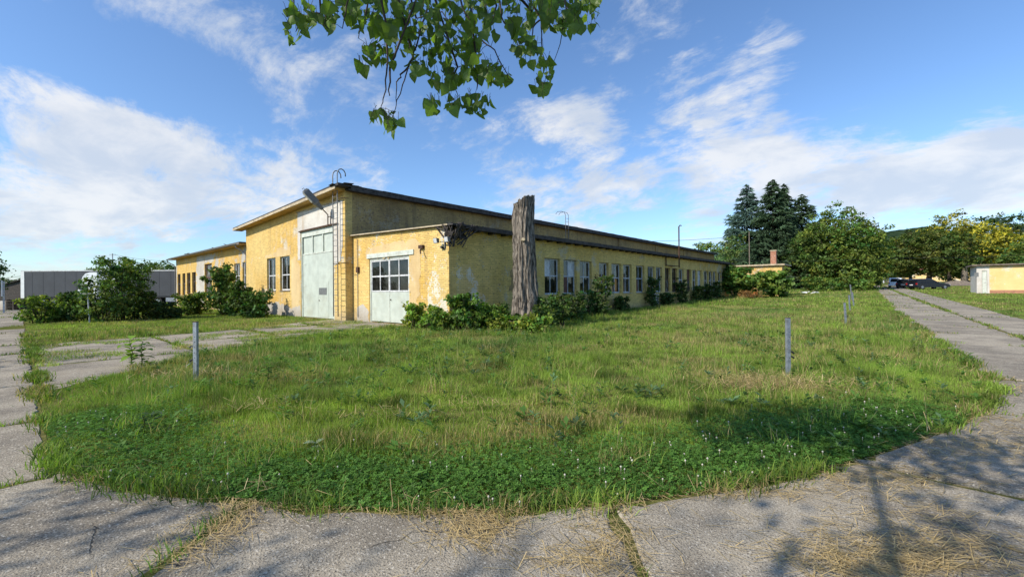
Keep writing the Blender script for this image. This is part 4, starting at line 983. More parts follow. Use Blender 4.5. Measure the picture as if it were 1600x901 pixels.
for px, Y, bl, n_, c_, s_, lb in (  # sunlight on the sunlit shrubs is put into brighter leaf colours
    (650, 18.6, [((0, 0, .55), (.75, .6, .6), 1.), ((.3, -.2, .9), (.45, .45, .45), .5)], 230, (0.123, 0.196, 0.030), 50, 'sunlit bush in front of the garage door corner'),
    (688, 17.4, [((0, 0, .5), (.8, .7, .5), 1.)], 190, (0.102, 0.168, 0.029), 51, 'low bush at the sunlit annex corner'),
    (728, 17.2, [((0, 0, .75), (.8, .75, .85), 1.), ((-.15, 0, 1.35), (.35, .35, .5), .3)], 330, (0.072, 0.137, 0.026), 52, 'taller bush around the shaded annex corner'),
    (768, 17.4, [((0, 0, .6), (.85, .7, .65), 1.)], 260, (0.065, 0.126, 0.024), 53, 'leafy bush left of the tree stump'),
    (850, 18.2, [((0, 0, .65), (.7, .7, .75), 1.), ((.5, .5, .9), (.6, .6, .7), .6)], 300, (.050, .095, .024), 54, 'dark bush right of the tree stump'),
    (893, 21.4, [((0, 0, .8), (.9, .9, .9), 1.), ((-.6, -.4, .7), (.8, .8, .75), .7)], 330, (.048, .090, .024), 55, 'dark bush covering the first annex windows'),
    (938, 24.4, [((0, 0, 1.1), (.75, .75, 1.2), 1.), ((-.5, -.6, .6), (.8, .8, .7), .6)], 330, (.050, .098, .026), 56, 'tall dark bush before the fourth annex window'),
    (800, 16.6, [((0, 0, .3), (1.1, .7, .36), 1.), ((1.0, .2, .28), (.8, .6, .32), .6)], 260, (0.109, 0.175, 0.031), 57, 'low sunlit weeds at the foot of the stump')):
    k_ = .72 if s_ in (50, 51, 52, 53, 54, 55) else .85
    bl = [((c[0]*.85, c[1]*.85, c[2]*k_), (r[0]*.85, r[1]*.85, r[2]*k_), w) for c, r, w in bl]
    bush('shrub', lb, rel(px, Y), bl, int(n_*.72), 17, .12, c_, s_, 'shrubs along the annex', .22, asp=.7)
for i, (px, hh) in enumerate(((1017, 1.9), (1064, 1.7), (1087, 1.3), (1104, 1.3), (968, .8), (1040, .8), (1120, 1.4))):
    yv = PX(px, 460, -13.6).y; g = Vector((-13.5, yv, float(terr(0, yv))))
    bush('wall_creeper', ['dark creeper clump on the annex wall by the paired windows', 'rounded dark creeper below the iron mast', 'narrow creeper between far annex windows', 'low creeper near the annex far end', 'small weeds under the fifth annex window', 'weeds left of the mast creeper', 'last creeper beside the big vine'][i],
         g, [((0, 0, hh*.5), (.45, .6, hh*.52), 1.)], 130, 15, .13, (.040, .076, .02), 70+i, 'creepers along the annex wall', .22, asp=.8)
g = rel(1176, 46)
bush('grape_vine', 'large vine with broad leaves swallowing the hut front', g, [((0, 0, 1.2), (2.6, 1.5, 1.15), 1.), ((-1.6, -.6, 1.9), (1.3, 1.2, 1.1), .6), ((2.0, .8, 1.2), (1.5, 1.2, 1.0), .6)], 560, 16, .30, (.080, .150, .030), 60, None, .45, cat='vine', asp=.85, var=.28)
g = rel(1172, 44.5)
bush('brush_pile', 'heap of dry brown branches under the vine', g, [((0, 0, .25), (1.1, .8, .35), 1.)], 120, 14, .22, (.22, .14, .07), 61, None, .3, cat='brush', asp=.2)
g = rel(1290, 62)
bush('low_hedge', 'low bright hedge below the round tree', g, [((0, 0, .8), (3.0, 1.4, .95), 1.), ((3.5, 1, .7), (2.4, 1.4, .8), .7)], 330, 16, .26, (.075, .135, .028), 62, None, .45)
g = rel(1350, 66)
bush('low_hedge', 'shaded undergrowth beside the road at the round tree', g, [((0, 0, .9), (2.4, 1.6, 1.1), 1.)], 200, 16, .28, (.035, .065, .02), 63, None, .45)

# ------------------------------------------------------------------ dead trunk
def stump():
    R = np.random.default_rng(9); c = G(819, 18.7); H = top_at(822, 307, 18.7); nz, na = 120, 192
    root = empty('tree_stump', c, 'tall dead tree trunk with deep furrowed bark and broken top', 'tree stump')
    u = np.linspace(0, 1, nz)[:, None]; a = np.linspace(0, 2*np.pi, na, endpoint=False)[None, :]
    r = .47*(1-.18*u)+.30*np.exp(-u*16)*(1+.4*np.cos(5*a)) + .03*np.sin(3*a+u*4)
    zz = u*H
    tw = a + .25*np.sin(u*3)
    ridg = 0
    for i, (fa, fz, am) in enumerate(((20, .8, .060), (37, 1.7, .040), (66, 5., .016))):
        n = vnoise(np.broadcast_to(tw/(2*np.pi)*fa, (nz, na)) + .8*vnoise(np.broadcast_to(zz*1.1, (nz, na)), np.broadcast_to(a*0+i, (nz, na)), 3), np.broadcast_to(zz*fz*.55, (nz, na)), 5+i)
        ridg = ridg + am*(1-np.abs(2*n-1))*2 - am
    # close the noise seam
    w = np.clip((a-5.6)/.68, 0, 1); ridg = ridg*(1-w)+np.broadcast_to(ridg[:, :1], ridg.shape)*w
    r = r + ridg*(1.1-.2*u)
    jag = .26*vnoise(a*2.6, a*0, 4)*1. + .17*np.cos(a-.4) + .12*vnoise(a*7, a*0, 8)
    zz = zz + (u**10)*(jag-.30)
    lean = .03*u*H*.35
    X = r*np.cos(a)+lean*.55+.04*np.sin(u*5); Y = r*np.sin(a)+lean*.4
    v = np.stack([X, Y, np.broadcast_to(zz, X.shape)-.05], -1).reshape(-1, 3)
    i, j = np.meshgrid(np.arange(nz-1), np.arange(na), indexing='ij'); b = (i*na).ravel(); j = j.ravel(); j2 = (j+1) % na
    f = np.stack([b+j, b+j2, b+na+j2, b+na+j], 1)
    link('bark', np_mesh('bark', v, f, M_BARK, smooth=False), root)
    top = v[(nz-1)*na:]; cen = top.mean(0)-np.array([0, 0, .35]); mid = (top*.55+cen*.45); mid[:, 2] -= .12*R.random(na)
    vv = np.concatenate([top, mid, cen[None]]); q = np.arange(na); q2 = (q+1) % na
    tri = np.concatenate([np.stack([q, q2, na+q2], 1), np.stack([q, na+q2, na+q], 1), np.stack([na+q, na+q2, 0*q+2*na], 1)])
    link('broken_top', np_mesh('broken_top', vv, tri, M_TIMBER), root)
    m = MB(); cc = Vector(c)
    for k, (ang, z0, ln) in enumerate(((3.4, H*.80, .55), (3.55, H*.74, .75), (3.2, H*.70, .6), (2.2, H*.93, .3))):
        d = Vector((math.cos(ang), math.sin(ang), 0)); p0 = cc+d*.36+Vector((0, 0, z0)); 
        m.tube([p0-Vector((0, 0, .5)), p0+d*.1, p0+d*.16+Vector((0, 0, ln))], [.06, .045, .008], 5)
    m.build('splinter', M_TIMBER, root)
    m = MB(); d = Vector((.62, -.78, 0)); p0 = cc+d*.5+Vector((0, 0, H*.66)); m.tube([p0-d*.1, p0+d*.14], [.10, .07], 9); m.build('branch_stub', M_FASCIA, root)
stump()

# ------------------------------------------------------------------ fence posts
def post(loc, H, label, lean=(0, 0), wire=False, sd=0):
    t = empty('fence_post', loc, label, 'fence post', 'steel posts round the lawn'); rr = random.Random(sd)
    t.rotation_euler = (lean[0], lean[1], .72+rr.uniform(-.1, .1))
    m = MB(); w, d_, th = .032, .026, .005     # lipped channel
    m.prism([(-w, -d_), (w, -d_), (w, d_), (w-.012, d_), (w-.012, d_-th), (w-th, d_-th), (w-th, -d_+th), (-w+th, -d_+th), (-w+th, d_-th), (-w+.012, d_-th), (-w+.012, d_), (-w, d_)],
            lambda x, y: (x, y, -.25), lambda x, y: (x, y, H)); m.build('channel', M_STEEL, t, world=False)
    for k in range(6):
        m = MB(); m.cyl((rr.uniform(-.004, .004), -d_-.001, H*(.34+.085*k)), (0, 1, 0), .007, .0015, 8); m.build('bolt_hole', M_BLACK, t, world=False)
    m = MB(); m.box(-w-.002, w+.002, -d_-.002, d_+.002, H-.004, H+.006); m.build('rusty_end', M_RUST, t, world=False)
    for zk in ((.36, .44) if not wire else (.40, .62)):
        m = MB(); sx = 1 if not wire else -1
        m.tube([(sx*w, 0, H*zk), (sx*(w+.05), 0, H*zk-.01), (sx*(w+.075), 0, H*zk-.035)], [.012, .014, .018], 7); m.build('insulator', M_BLACK, t, world=False)
    if wire:
        m = MB(); m.tube([(-w, -.02, H*.63), (-.10, -.02, H*.56), (-.12, -.01, H*.50), (-w, -.01, H*.52)], .004, 5); m.tube([(-w, 0, H*.40), (-.12, .01, H*.33), (-.20, .0, H*.28), (-.16, -.02, H*.36)], .004, 5); m.build('wire_tie', M_CHROME, t, world=False)
    return t
post((-9.12, 2.03, 0), 1.08, 'grey steel post with wire ties in front of the driveway', wire=True, sd=1)
post((-1.44, 9.0, 0), 1.06, 'nearest steel post on the right in straw coloured grass', sd=2)
post((-1.55, 22.5, .02), .93, 'slightly leaning post second along the right of the lawn', (0, -.06), sd=3)
post((-2.05, 32.5, .12), 1.0, 'thin far post third along the road edge', (0, -.05), sd=4)
post((-2.15, 37.5, .2), 1.05, 'pale leaning post near the hedge by the road', (0, -.10), sd=5)
post((-2.75, 46.0, .3), 1.5, 'farthest pale post leaning to the left by the road', (.02, -.12), sd=6)

# ------------------------------------------------------------------ trailers and truck on the left
TR = math.atan2(.6616, .7498)
def wheel(parent, c, r=.5, w=.3, axis=(0, 1, 0)):
    m = MB(); m.cyl(c, axis, r, w/2, 20); wl = m.build('wheel', M_RUBBER, parent, world=False)
    m = MB(); m.cyl(c, axis, r*.55, w/2+.012, 14); m.build('rim', M_STEEL, wl, world=False); return wl
def trailer(loc, label, L=13.6, H=4.2):
    t = empty('semi_trailer', loc, label, 'trailer', 'grey curtain trailers', TR); W_ = 2.5
    m = MB(); m.box(.12, L-.06, -.0, W_, 1.15, H-.12); b = m.build('curtain', M_CURTAIN, t, world=False)
    for k in range(1, 10):
        m = MB(); x = L*k/10; m.box(x-.025, x+.025, -.012, -.002, 1.2, H-.15); m.build('strap', M_CURTAIN, b, world=False)
    m = MB(); m.box(0, L, -.03, W_+.03, H-.118, H); m.build('roof_rail', M_WINWHITE, t, world=False)
    m = MB(); m.box(-.02, .42, -.035, W_+.035, 1.0, H-.12); m.build('corner_post', M_WHITE, t, world=False)
    m = MB(); m.box(L-.058, L+.02, -.03, W_+.03, 1.0, H-.12); m.build('bulkhead', M_WHITE, t, world=False)
    m = MB(); m.box(.1, L-.1, .05, W_-.05, .98, 1.148); m.box(.1, L-.5, .75, .9, .72, .98); m.box(.1, L-.5, 1.6, 1.75, .72, .98); m.build('chassis', M_BLACK, t, world=False)
    for x in (2.6, 3.9, 5.2): wheel(t, (x, .25, .5)); wheel(t, (x, W_-.25, .5))
    m = MB(); m.box(6.2, 9.8, .02, .06, .5, .95); m.build('side_guard', M_STEEL, t, world=False)
    return t
def gz(v): v = Vector(v); v.z = 0; return v
trailer(gz(P(33, 450, 54.)), 'grey curtain sided trailer with white corner post at far left', 13.6, 4.4)
trailer(gz(P(176, 450, 51.)), 'grey curtain trailer behind the tall bush next to the office wing')
t = empty('truck_cab', gz(P(121, 450, 50.6)), 'white rounded truck cab between the two grey trailers', 'truck', None, TR)
m = MB(); pr = [(0.1, .55), (0, 1.2), (.05, 2.0), (.35, 2.75), (.62, 3.5), (.95, 3.85), (1.5, 3.98), (2.25, 3.98), (2.25, .55)]
m.prism(pr, lambda x, z: (x, 0., z), lambda x, z: (x, 2.45, z)); cb = m.build('body', M_CAB, t, world=False)
m = MB(); m.add([(.08, .1, 2.06), (.08, 2.35, 2.06), (.34, 2.3, 2.72), (.34, .15, 2.72)], [(0, 1, 2, 3)]); m.v = [(x-.03, y, z) for x, y, z in m.v]; m.build('windscreen', M_CARGLASS, t, world=False)
m = MB(); m.prism([(.45, 1.75), (.62, 2.5), (1.25, 2.5), (1.25, 1.75)], lambda x, z: (x, -.015, z), lambda x, z: (x, -.002, z)); m.build('side_window', M_CARGLASS, t, world=False)
m = MB(); m.box(-.1, 2.2, .02, 2.43, .35, .548); m.build('bumper', M_LAMPGREY, t, world=False)
m = MB(); m.box(.2, .42, -.28, -.06, 2.0, 2.6); m.build('mirror', M_BLACK, t, world=False)
wheel(t, (1.2, .2, .5)); wheel(t, (1.2, 2.25, .5))
# sign board, pallets, block, hut at the far left
c = G(3, 36.); t = empty('sign_board', c, 'white board on a post at the left edge beside the road', 'sign')
m = MB(); m.box(c.x-.75, c.x+.75, c.y-.04, c.y+.04, 1.35, 2.65); m.build('panel', M_WHITE, t)
for dx in (-.5, .5):
    m = MB(); m.box(c.x+dx-.07, c.x+dx+.07, c.y+.045, c.y+.15, -.1, 2.6); m.build('post', M_WINGREY, t)
c = G(5, 44.); t = empty('concrete_barrier', c, 'low pale concrete block by the road end at left', 'barrier', None, TR)
m = MB(); m.prism([(-.3, 0), (.3, 0), (.18, .4), (.12, .85), (-.12, .85), (-.18, .4)], lambda y, z: (-1.1, y, z), lambda y, z: (1.1, y, z)); m.build('block', M_PLASTER, t, world=False)
c = G(29, 43.); t = empty('pallet_stack', c, 'dark stack of pallets at the rear of the left trailer', 'pallets', None, TR)
for k in range(7):
    m = MB(); z = k*.145
    for j in range(5): m.box(-.75, .75, -.5+j*.22, -.5+j*.22+.12, z+.115, z+.138)
    for j in (-.75, -.06, .62): m.box(j, j+.13, -.5, .5, z, z+.112)
    m.build('pallet', M_DARKWOOD, t, world=False)
c = G(26, 75.); t = empty('dark_hut', c, 'dark sloping roofed hut far behind the left trailer', 'hut', None, TR)
m = MB(); m.prism([(-5, 0), (4, 0), (4, 4.6), (-5, 2.3)], lambda x, z: (x, 0, z), lambda x, z: (x, 4, z)); m.build('wall', M_DARKWOOD, t, world=False)
m = MB(); m.prism([(-5.3, 2.28), (4.3, 4.74), (4.3, 4.9), (-5.3, 2.44)], lambda x, z: (x, -.3, z), lambda x, z: (x, 4.3, z)); m.build('roof', M_ROOF, t, world=False)
c = G(140, 23.6); t = empty('leaning_sign', c, 'thin leaning post with small flat plate before the tall bush', 'sign post')
e = P(137, 459, 23.6)
m = MB(); m.tube([c-Vector((0, 0, .2)), e], .035, 7); m.build('post', M_WINGREY, t)
m = MB(); m.bar(e+Vector((-.24, -.2, .02)), e+Vector((.24, .2, .02)), .3, .03); m.build('plate', M_WINWHITE, t)

# ------------------------------------------------------------------ cars by the road
def car(name, label, loc, rz, paint, L=4.4, H=1.47, wagon=True):
    t = empty(name, loc, label, 'car', 'cars parked by the road', rz); Wd = 1.76
    def loft(secs, nm, mt, par):
        m = MB(); k = len(secs[0][1])
        for y, pr in secs: m.v += [(x, y, z) for x, z in pr]
        for i in range(len(secs)-1):
            for j in range(k): m.f.append((i*k+j, i*k+(j+1) % k, (i+1)*k+(j+1) % k, (i+1)*k+j))
        m.f += [tuple(range(k))[::-1], tuple((len(secs)-1)*k+j for j in range(k))]
        return m.build(nm, mt, par, world=False)
    body = [(0.05, .32), (0, .55), (.04, .82), (.15, .92), (L*.62, .93), (L*.93, .74), (L*.99, .60), (L, .42), (L*.97, .27), (.2, .25)]
    ins = lambda p, f, dz=0: [(L/2+(x-L/2)*f, .3+(z-.3)*(1-dz)) for x, z in p]
    b = loft([(-Wd/2, ins(body, .965, .06)), (-Wd/2+.07, ins(body, .99)), (0, body), (Wd/2-.07, ins(body, .99)), (Wd/2, ins(body, .965, .06))], 'body', paint, t)
    roof = [(.10, .90), (.26 if wagon else .75, H-.10), (.5 if wagon else 1.1, H), (L*.44, H), (L*.50, H-.07), (L*.68, .90)]
    loft([(-Wd/2+.09, [(x, min(z, .9)) if z < .95 else (x*.98+.03, z-.06) for x, z in roof]), (-Wd/2+.24, roof), (Wd/2-.24, roof), (Wd/2-.09, [(x, z) if z < .95 else (x*.98+.03, z-.06) for x, z in roof])], 'cabin', paint, t)
    for s in (-1, 1):
        y = s*(Wd/2-.10)
        for x0, x1, x2, x3 in ((.62, .70, L*.30, L*.30), (L*.33, L*.33, L*.44, L*.60)):
            m = MB(); ya, yb = s*(Wd/2-.075), s*(Wd/2-.175)
            m.add([(x0, ya, .95), (x3, ya, .95), (x2, yb-s*.0, H-.13), (x1, yb, H-.13)], [(0, 1, 2, 3)]); m.build('side_window', M_CARGLASS, t, world=False)
        m = MB(); m.box(-.012, .12, s*(Wd/2-.10)-.09, s*(Wd/2-.10)+.09, .66, .86); m.build('tail_light', M_REDLIGHT, t, world=False)
        m = MB(); m.box(L*.95, L+.005, s*(Wd/2-.22)-.12, s*(Wd/2-.22)+.12, .56, .68); m.build('headlight', M_LENS, t, world=False)
        for x in (.75, L-.85): wheel(t, (x, s*(Wd/2-.08), .31), .315, .2)
        m = MB(); m.box(L*.60, L*.60+.12, s*(Wd/2+.02)-.08, s*(Wd/2+.02)+.08, .92, 1.05); m.build('mirror', paint, t, world=False)
    m = MB(); m.add([(.10, -.6, .96), (.10, .6, .96), (.24 if wagon else .70, .52, H-.13), (.24 if wagon else .70, -.52, H-.13)], [(0, 1, 2, 3)]); m.v = [(x-.03, y, z) for x, y, z in m.v]; m.build('rear_window', M_CARGLASS, t, world=False)
    m = MB(); m.add([(L*.685, -.62, .94), (L*.685, .62, .94), (L*.505, .55, H-.09), (L*.505, -.55, H-.09)], [(0, 1, 2, 3)]); m.build('windscreen', M_CARGLASS, t, world=False)
    m = MB(); m.box(-.02, .0, -.26, .26, .56, .67); m.build('number_plate', M_WHITE, t, world=False)
    m = MB(); m.box(-.03, .10, -Wd/2+.05, Wd/2-.05, .34, .50); m.build('bumper', paint, t, world=False)
    return t
def on(px, Y): return G(px, Y)
car('parked_car', 'white estate car with red tail lamps left of the dark cars', on(1399, 72), math.radians(88), M_CAB, 4.5, 1.62)
car('parked_car', 'graphite hatchback between the white and the dark car', on(1411, 66), math.radians(74), M_CARGREY, 4.2, 1.45)
car('parked_car', 'dark blue estate car parked nearest under the broad tree', on(1424, 62), math.radians(40), M_CARDARK, 4.7, 1.47)
# street pole, far yellow barn, utility poles and wires
def pole(name, label, loc, H, arm=True, r=.11):
    t = empty(name, loc, label, 'pole', 'poles carrying the wires'); m = MB(); l = Vector(loc)
    m.tube([l-Vector((0, 0, .3)), l+Vector((0, 0, H))], [r*1.3, r], 8); m.build('shaft', M_WINGREY, t)
    m = MB(); m.bar(l+Vector((-.8, -.5, H-.25)), l+Vector((.8, .5, H-.25)), .10); m.build('crossarm', M_TIMBER, t)
    if arm:
        m = MB(); m.tube([l+Vector((0, 0, H-.6)), l+Vector((-.9, -.6, H+.1)), l+Vector((-1.6, -1, H+.1))], .05, 6); m.build('lamp_arm', M_WINGREY, t)
    return t
p1 = G(1381, 118); pole('utility_pole', 'pale pole with lamp arm at the end of the road', p1, P(1381, 416, 118).z-p1.z)
p2 = G(176, 110); pole('utility_pole', 'thin pole rising above the tall bush on the left', p2, P(176, 396, 110).z, False)
p3 = G(150, 120); pole('utility_pole', 'shorter thin pole behind the truck cab', p3, P(150, 409, 120).z, False)
def wire(label, pts, r=.03, sag=.6):
    pts = [Vector(p) for p in pts]; out_ = []
    for a, b in zip(pts, pts[1:]):
        for k in range(12):
            f = k/12; out_.append(a.lerp(b, f)-Vector((0, 0, sag*4*f*(1-f))))
    out_.append(pts[-1]); m = MB(); m.tube(out_, r, 4); tag(m.build('overhead_wire', M_BLACK, None), label, 'wire', 'overhead wires')
wire('wire running from the annex roof toward the spruces', [P(985, 377, 75), P(1135, 371, 90)], .03, .2)
wire('wire crossing in front of the spruces and the round tree', [P(1135, 406, 58), P(1380, 403, 62), P(1700, 392, 60)], .022, .3)
wire('high double wire right of the round tree', [P(1350, 377, 100), P(1410, 375, 110), P(1460, 372, 112)], .04, .2)
wire('wire over the yellow blossom at the right edge', [P(1450, 372, 100), P(1700, 340, 92)], .03, .6)
wire('thin wire left of the wing gutter', [P(176, 397, 110), P(270, 408, 100)], .03, .4)
wire('thin wire reaching the white board at far left', [P(-60, 438, 90), P(35, 431, 95)], .03, .2)
g = G(1372, 190); t = empty('distant_barn', g, 'far yellow building at the end of the road', 'building')
m = MB(); m.box(g.x-16, g.x+40, g.y, g.y+12, g.z-1, g.z+3.2); m.build('wall', M_SHED, t)
m = MB(); m.prism([(-1, 3.2), (13, 3.2), (6, 6.0)], lambda y, z: (g.x-17, g.y+y, g.z+z), lambda y, z: (g.x+41, g.y+y, g.z+z)); m.build('roof', M_TILE, t)
for k in range(7):
    m = MB(); m.box(g.x-12+k*7, g.x-10+k*7, g.y-.05, g.y-.002, g.z+.8, g.z+2.3); m.build('window', M_CARGLASS, t)
# pale rubble and a white sheet in the far grass
g = G(1262, 50); m = MB(); rr = random.Random(2)
for k in range(6):
    c = g+Vector((rr.uniform(-.9, .9), rr.uniform(-.6, .6), .15)); m.add([c+Vector((rr.uniform(-.5, .5), rr.uniform(-.4, .4), rr.uniform(0, .3))) for _ in range(4)], [(0, 1, 2), (0, 2, 3), (0, 3, 1), (1, 2, 3)])
tag(m.build('crumpled_sheet', M_WHITE, None), 'crumpled white sheet lying in the far grass', 'sheet')
t_ = G(1500, 76); t = empty('earth_heap', t_, 'low brown earth heap left of the orange shed', 'heap')
R = np.random.default_rng(3); nx = 26; gx, gy = np.meshgrid(np.linspace(-4, 4, nx), np.linspace(-2, 2, nx), indexing='ij')
gzv = .9*np.exp(-(gx/2.6)**2-(gy/1.2)**2)*(0.6+.8*fbm(gx*1.3+9, gy*1.3+3, 4)) - .08
i, j = np.meshgrid(np.arange(nx-1), np.arange(nx-1), indexing='ij'); b_ = (i*nx+j).ravel()
link('soil', np_mesh('soil', np.stack([gx, gy, gzv], -1).reshape(-1, 3), np.stack([b_, b_+nx, b_+nx+1, b_+1], 1), M_TIMBER), t)
g = G(1507, 80); m = MB(); m.tube([g-Vector((0, 0, .2)), g+Vector((0, 0, 2.2)), g+Vector((.1, 0, 4.2))], [.55, .45, .3], 10)
t = empty('bare_trunk', g, 'thick grey bare trunk left of the orange shed', 'trunk'); m.build('trunk', M_BARK, t, smooth=True)

# ------------------------------------------------------------------ hill
def hill():
    n, k = 260, 70
    a = np.linspace(-.35, 1.15, n); d = np.linspace(380, 1400, k)      # bearing from the road direction, distance
    A, D = np.meshgrid(a, d, indexing='ij'); X = D*np.sin(A-.12); Y = D*np.cos(A-.12)
    hgt = 112*np.exp(-((D-1000)/330)**2)*(.55+.5*fbm(A*3+5, D*.002, 3))*np.clip((A+.30)/.35, 0, 1)*np.clip(1-(A-.16)/.22, .12, 1)
    Z = hgt + 7*fbm(X*.045, Y*.045, 9, 3)*np.clip((D-420)/120, 0, 1) + 6*fbm(X*.2, Y*.2, 2, 2) - 4
    v = np.stack([X, Y, Z], -1).reshape(-1, 3); i, j = np.meshgrid(np.arange(n-1), np.arange(k-1), indexing='ij'); b = (i*k+j).ravel()
    m, N = new_mat('wooded_hillside'); p = pos(N)
    c = N.mix(N.step(N.noise(p, .05, 6, .65), .35, .65), (.016, .032, .018), (.038, .062, .030))
    out(N, N.n('ShaderNodeBsdfPrincipled', {'Base Color': c, 'Roughness': 1., 'Specular IOR Level': 0., 'Normal': bump(N, N.noise(p, .12, 5), 1., 4.)}))
    o = link('hill', np_mesh('hill', v, np.stack([b, b+k, b+k+1, b+1], 1), m, smooth=True)); tag(o, kind='structure')
hill()

# ------------------------------------------------------------------ overhead poplar, out of frame except its hanging twigs
def cw(X, Y, z):   # camera-aligned ground coordinates -> world
    return Vector((.7498*X-.6616*Y, .6616*X+.7498*Y, z))
def in_view(p, mx=1.0, my=1.0):
    q = (p-np.array([0, 0, EYE]))@np.array(CM)
    d = -q[:, 2]; return (d > .3) & (np.abs(q[:, 0]/np.maximum(d, .1)) < 800/680*mx) & (np.abs(q[:, 1]/np.maximum(d, .1)) < 450/680*my)
def leaf_mesh(seed):
    rr = random.Random(seed); L = 1.0; w = .52
    out_ = [(0, 0), (.20, .10), (.50, .14), (w, .26), (.46, .44), (.30, .66), (.13, .86), (0, 1.0)]
    v = []; 
    fo, cu, tw_, wd_ = rr.uniform(-.5, .1), rr.uniform(-.22, .28), rr.uniform(-.5, .5), rr.uniform(.8, 1.15)
    def P3(x, t): return (x*L*wd_, fo*abs(x)*(1-.3*t)+cu*t*t+tw_*x*t+rr.uniform(-.02, .02), -t*L*(1-.15*abs(cu)))
    mid = [P3(0, t) for t in (0, .26, .5, .75, 1.0)]
    v = list(mid); f = []
    for s in (-1, 1):
        o = len(v); v += [P3(s*(x+rr.uniform(-.03, .03)), t) for x, t in out_[1:-1]]
        tri = [(0, o, o+1), (0, o+1, 1), (1, o+1, o+2), (1, o+2, o+3), (1, o+3, 2), (2, o+3, o+4), (2, o+4, 3), (3, o+4, o+5), (3, o+5, 4)]
        f += [t if s > 0 else t[::-1] for t in tri]
    me = bpy.data.meshes.new('leaf'); me.from_pydata(v, [], f)
    at = me.color_attributes.new('col', 'FLOAT_COLOR', 'POINT'); g = rr.uniform(.6, 1.35); c = (.11*g, .18*g, .03*g, 1)
    at.data.foreach_set('color', list(c)*len(v)); me.materials.append(M_BIGLEAF); me.update(); return me
def poplar():
    R = np.random.default_rng(12); rr = random.Random(12)
    base = cw(-7.5, -6.0, 0); root = empty('poplar_tree', base, 'poplar overhanging the view from above with drooping leafy twigs', 'tree')
    fork = base+Vector((0, 0, 5.0))
    trunk(root, base, base+Vector((0, 0, 9)), .42, .16, [cw(-9, -3, 8.5), cw(-6, -8, 8), cw(-10, -8, 7.5), cw(-3, -5, 9)], 3)
    YD = 2.75
    # bough reaching over the camera; twigs hang from it into the picture
    m = MB(); nodes = [fork, cw(-4.5, -2.5, 5.4), cw(-2.4, .2, 5.1), cw(-.9, 1.8, 4.4), cw(-.3, 2.6, 3.75), cw(.15, 2.9, 3.45)]
    m.tube(nodes, [.08, .05, .028, .018, .012, .008], 8)
    TW = [[(690, -60), (668, 10), (650, 72), (637, 108), (627, 140), (618, 165), (612, 188)], [(645, 90), (628, 118), (620, 130), (619, 160)], [(606, 60), (607, 105), (600, 150), (596, 172)], [(609, 105), (609, 150)],
          [(705, -60), (722, 12), (752, 62), (772, 78), (792, 118), (800, 128)], [(640, -50), (662, 22), (700, 62), (718, 88), (748, 112), (766, 134)], [(650, 30), (690, 20), (730, 60)], [(715, 105), (706, 125), (716, 150)], [(745, 110), (745, 140)],
          [(775, -50), (782, 20), (796, 48), (812, 66)], [(845, -50), (846, 30), (847, 80), (852, 100)], [(905, -60), (893, 10), (880, 45), (866, 95)], [(846, 30), (833, 45), (831, 70)], [(455, -50), (459, 20), (462, 45)], [(520, -60), (512, 15), (505, 40)],
          [(590, -60), (572, 20), (560, 60)], [(560, -50), (540, 10), (535, 45)], [(760, -40), (758, 40), (756, 60)], [(920, -50), (925, 10), (930, 30)], [(880, -40), (885, 15), (876, 40)], [(775, 10), (770, 32)], [(500, 20), (475, 25), (462, 50)]]
    twp = []
    for k, tw in enumerate(TW):
        dep = YD + rr.uniform(-.35, .55); pts = [P(px, py, dep+rr.uniform(-.04, .04)) for px, py in tw]
        fine = []
        for a, b in zip(pts, pts[1:]):
            for q in range(4): fine.append(a.lerp(b, q/4)+Vector((rr.gauss(0, .004), rr.gauss(0, .004), rr.gauss(0, .004))))
        fine.append(pts[-1]); n = len(fine)
        up = nodes[4] if pts[0].x > -2.2 else nodes[3]
        m.tube([up, fine[0].lerp(up, .4)+Vector((0, 0, .1))] + fine, [.007, .006]+[.0055*(1-i/n)+.0016 for i in range(n)], 5)
        twp += [(f_, dep) for f_ in fine]
    br = m.build('branch', M_TWIG, root, smooth=True)
    # leaf clusters: centre, half size, count (photo pixels at the twigs' distance)
    CL = [(462, 42, 16, 26, 11), (470, 12, 24, 16, 12), (505, 28, 26, 18, 13), (530, 15, 30, 22, 18), (570, 22, 30, 26, 26), (610, 30, 30, 32, 32), (645, 40, 28, 38, 32), (575, 85, 18, 22, 12), (605, 82, 24, 20, 14),
          (655, 95, 22, 20, 14), (690, 20, 30, 24, 26), (690, 70, 32, 30, 30), (725, 55, 24, 30, 20), (715, 110, 26, 20, 18), (740, 100, 20, 22, 14), (690, 120, 20, 16, 10), (765, 110, 24, 16, 14), (785, 122, 14, 12, 7), (690, 158, 20, 14, 10), (710, 165, 12, 10, 5), (745, 160, 22, 16, 12), (738, 165, 10, 12, 5),
          (600, 178, 18, 12, 10), (612, 192, 12, 14, 8), (578, 186, 5, 5, 1), (765, 44, 14, 14, 8), (745, 15, 22, 16, 12), (765, 12, 16, 14, 7), (815, 30, 22, 26, 20), (812, 65, 14, 16, 9), (832, 78, 18, 22, 13), (850, 105, 12, 22, 9), (845, 130, 12, 10, 5), (868, 20, 26, 22, 20), (885, 36, 20, 12, 10), (912, 22, 22, 22, 18), (845, 8, 22, 14, 10), (800, 5, 16, 12, 8), (620, -8, 60, 14, 22), (720, -8, 60, 12, 16), (880, -8, 60, 12, 14)]
    lm_ = [leaf_mesh(k) for k in range(14)]
    spots = []
    for cx, cy, rx_, ry_, n in CL:
        for _ in range(int(n*1.6)):
            a = rr.uniform(0, 6.283); q = math.sqrt(rr.random()); px = cx+rx_*q*math.cos(a); py = cy+ry_*q*math.sin(a)
            spots.append((P(px, py, YD+rr.uniform(-.30, .5)), rr.choice([.04, .055, .065, .072, .085])*rr.uniform(.9, 1.12)))
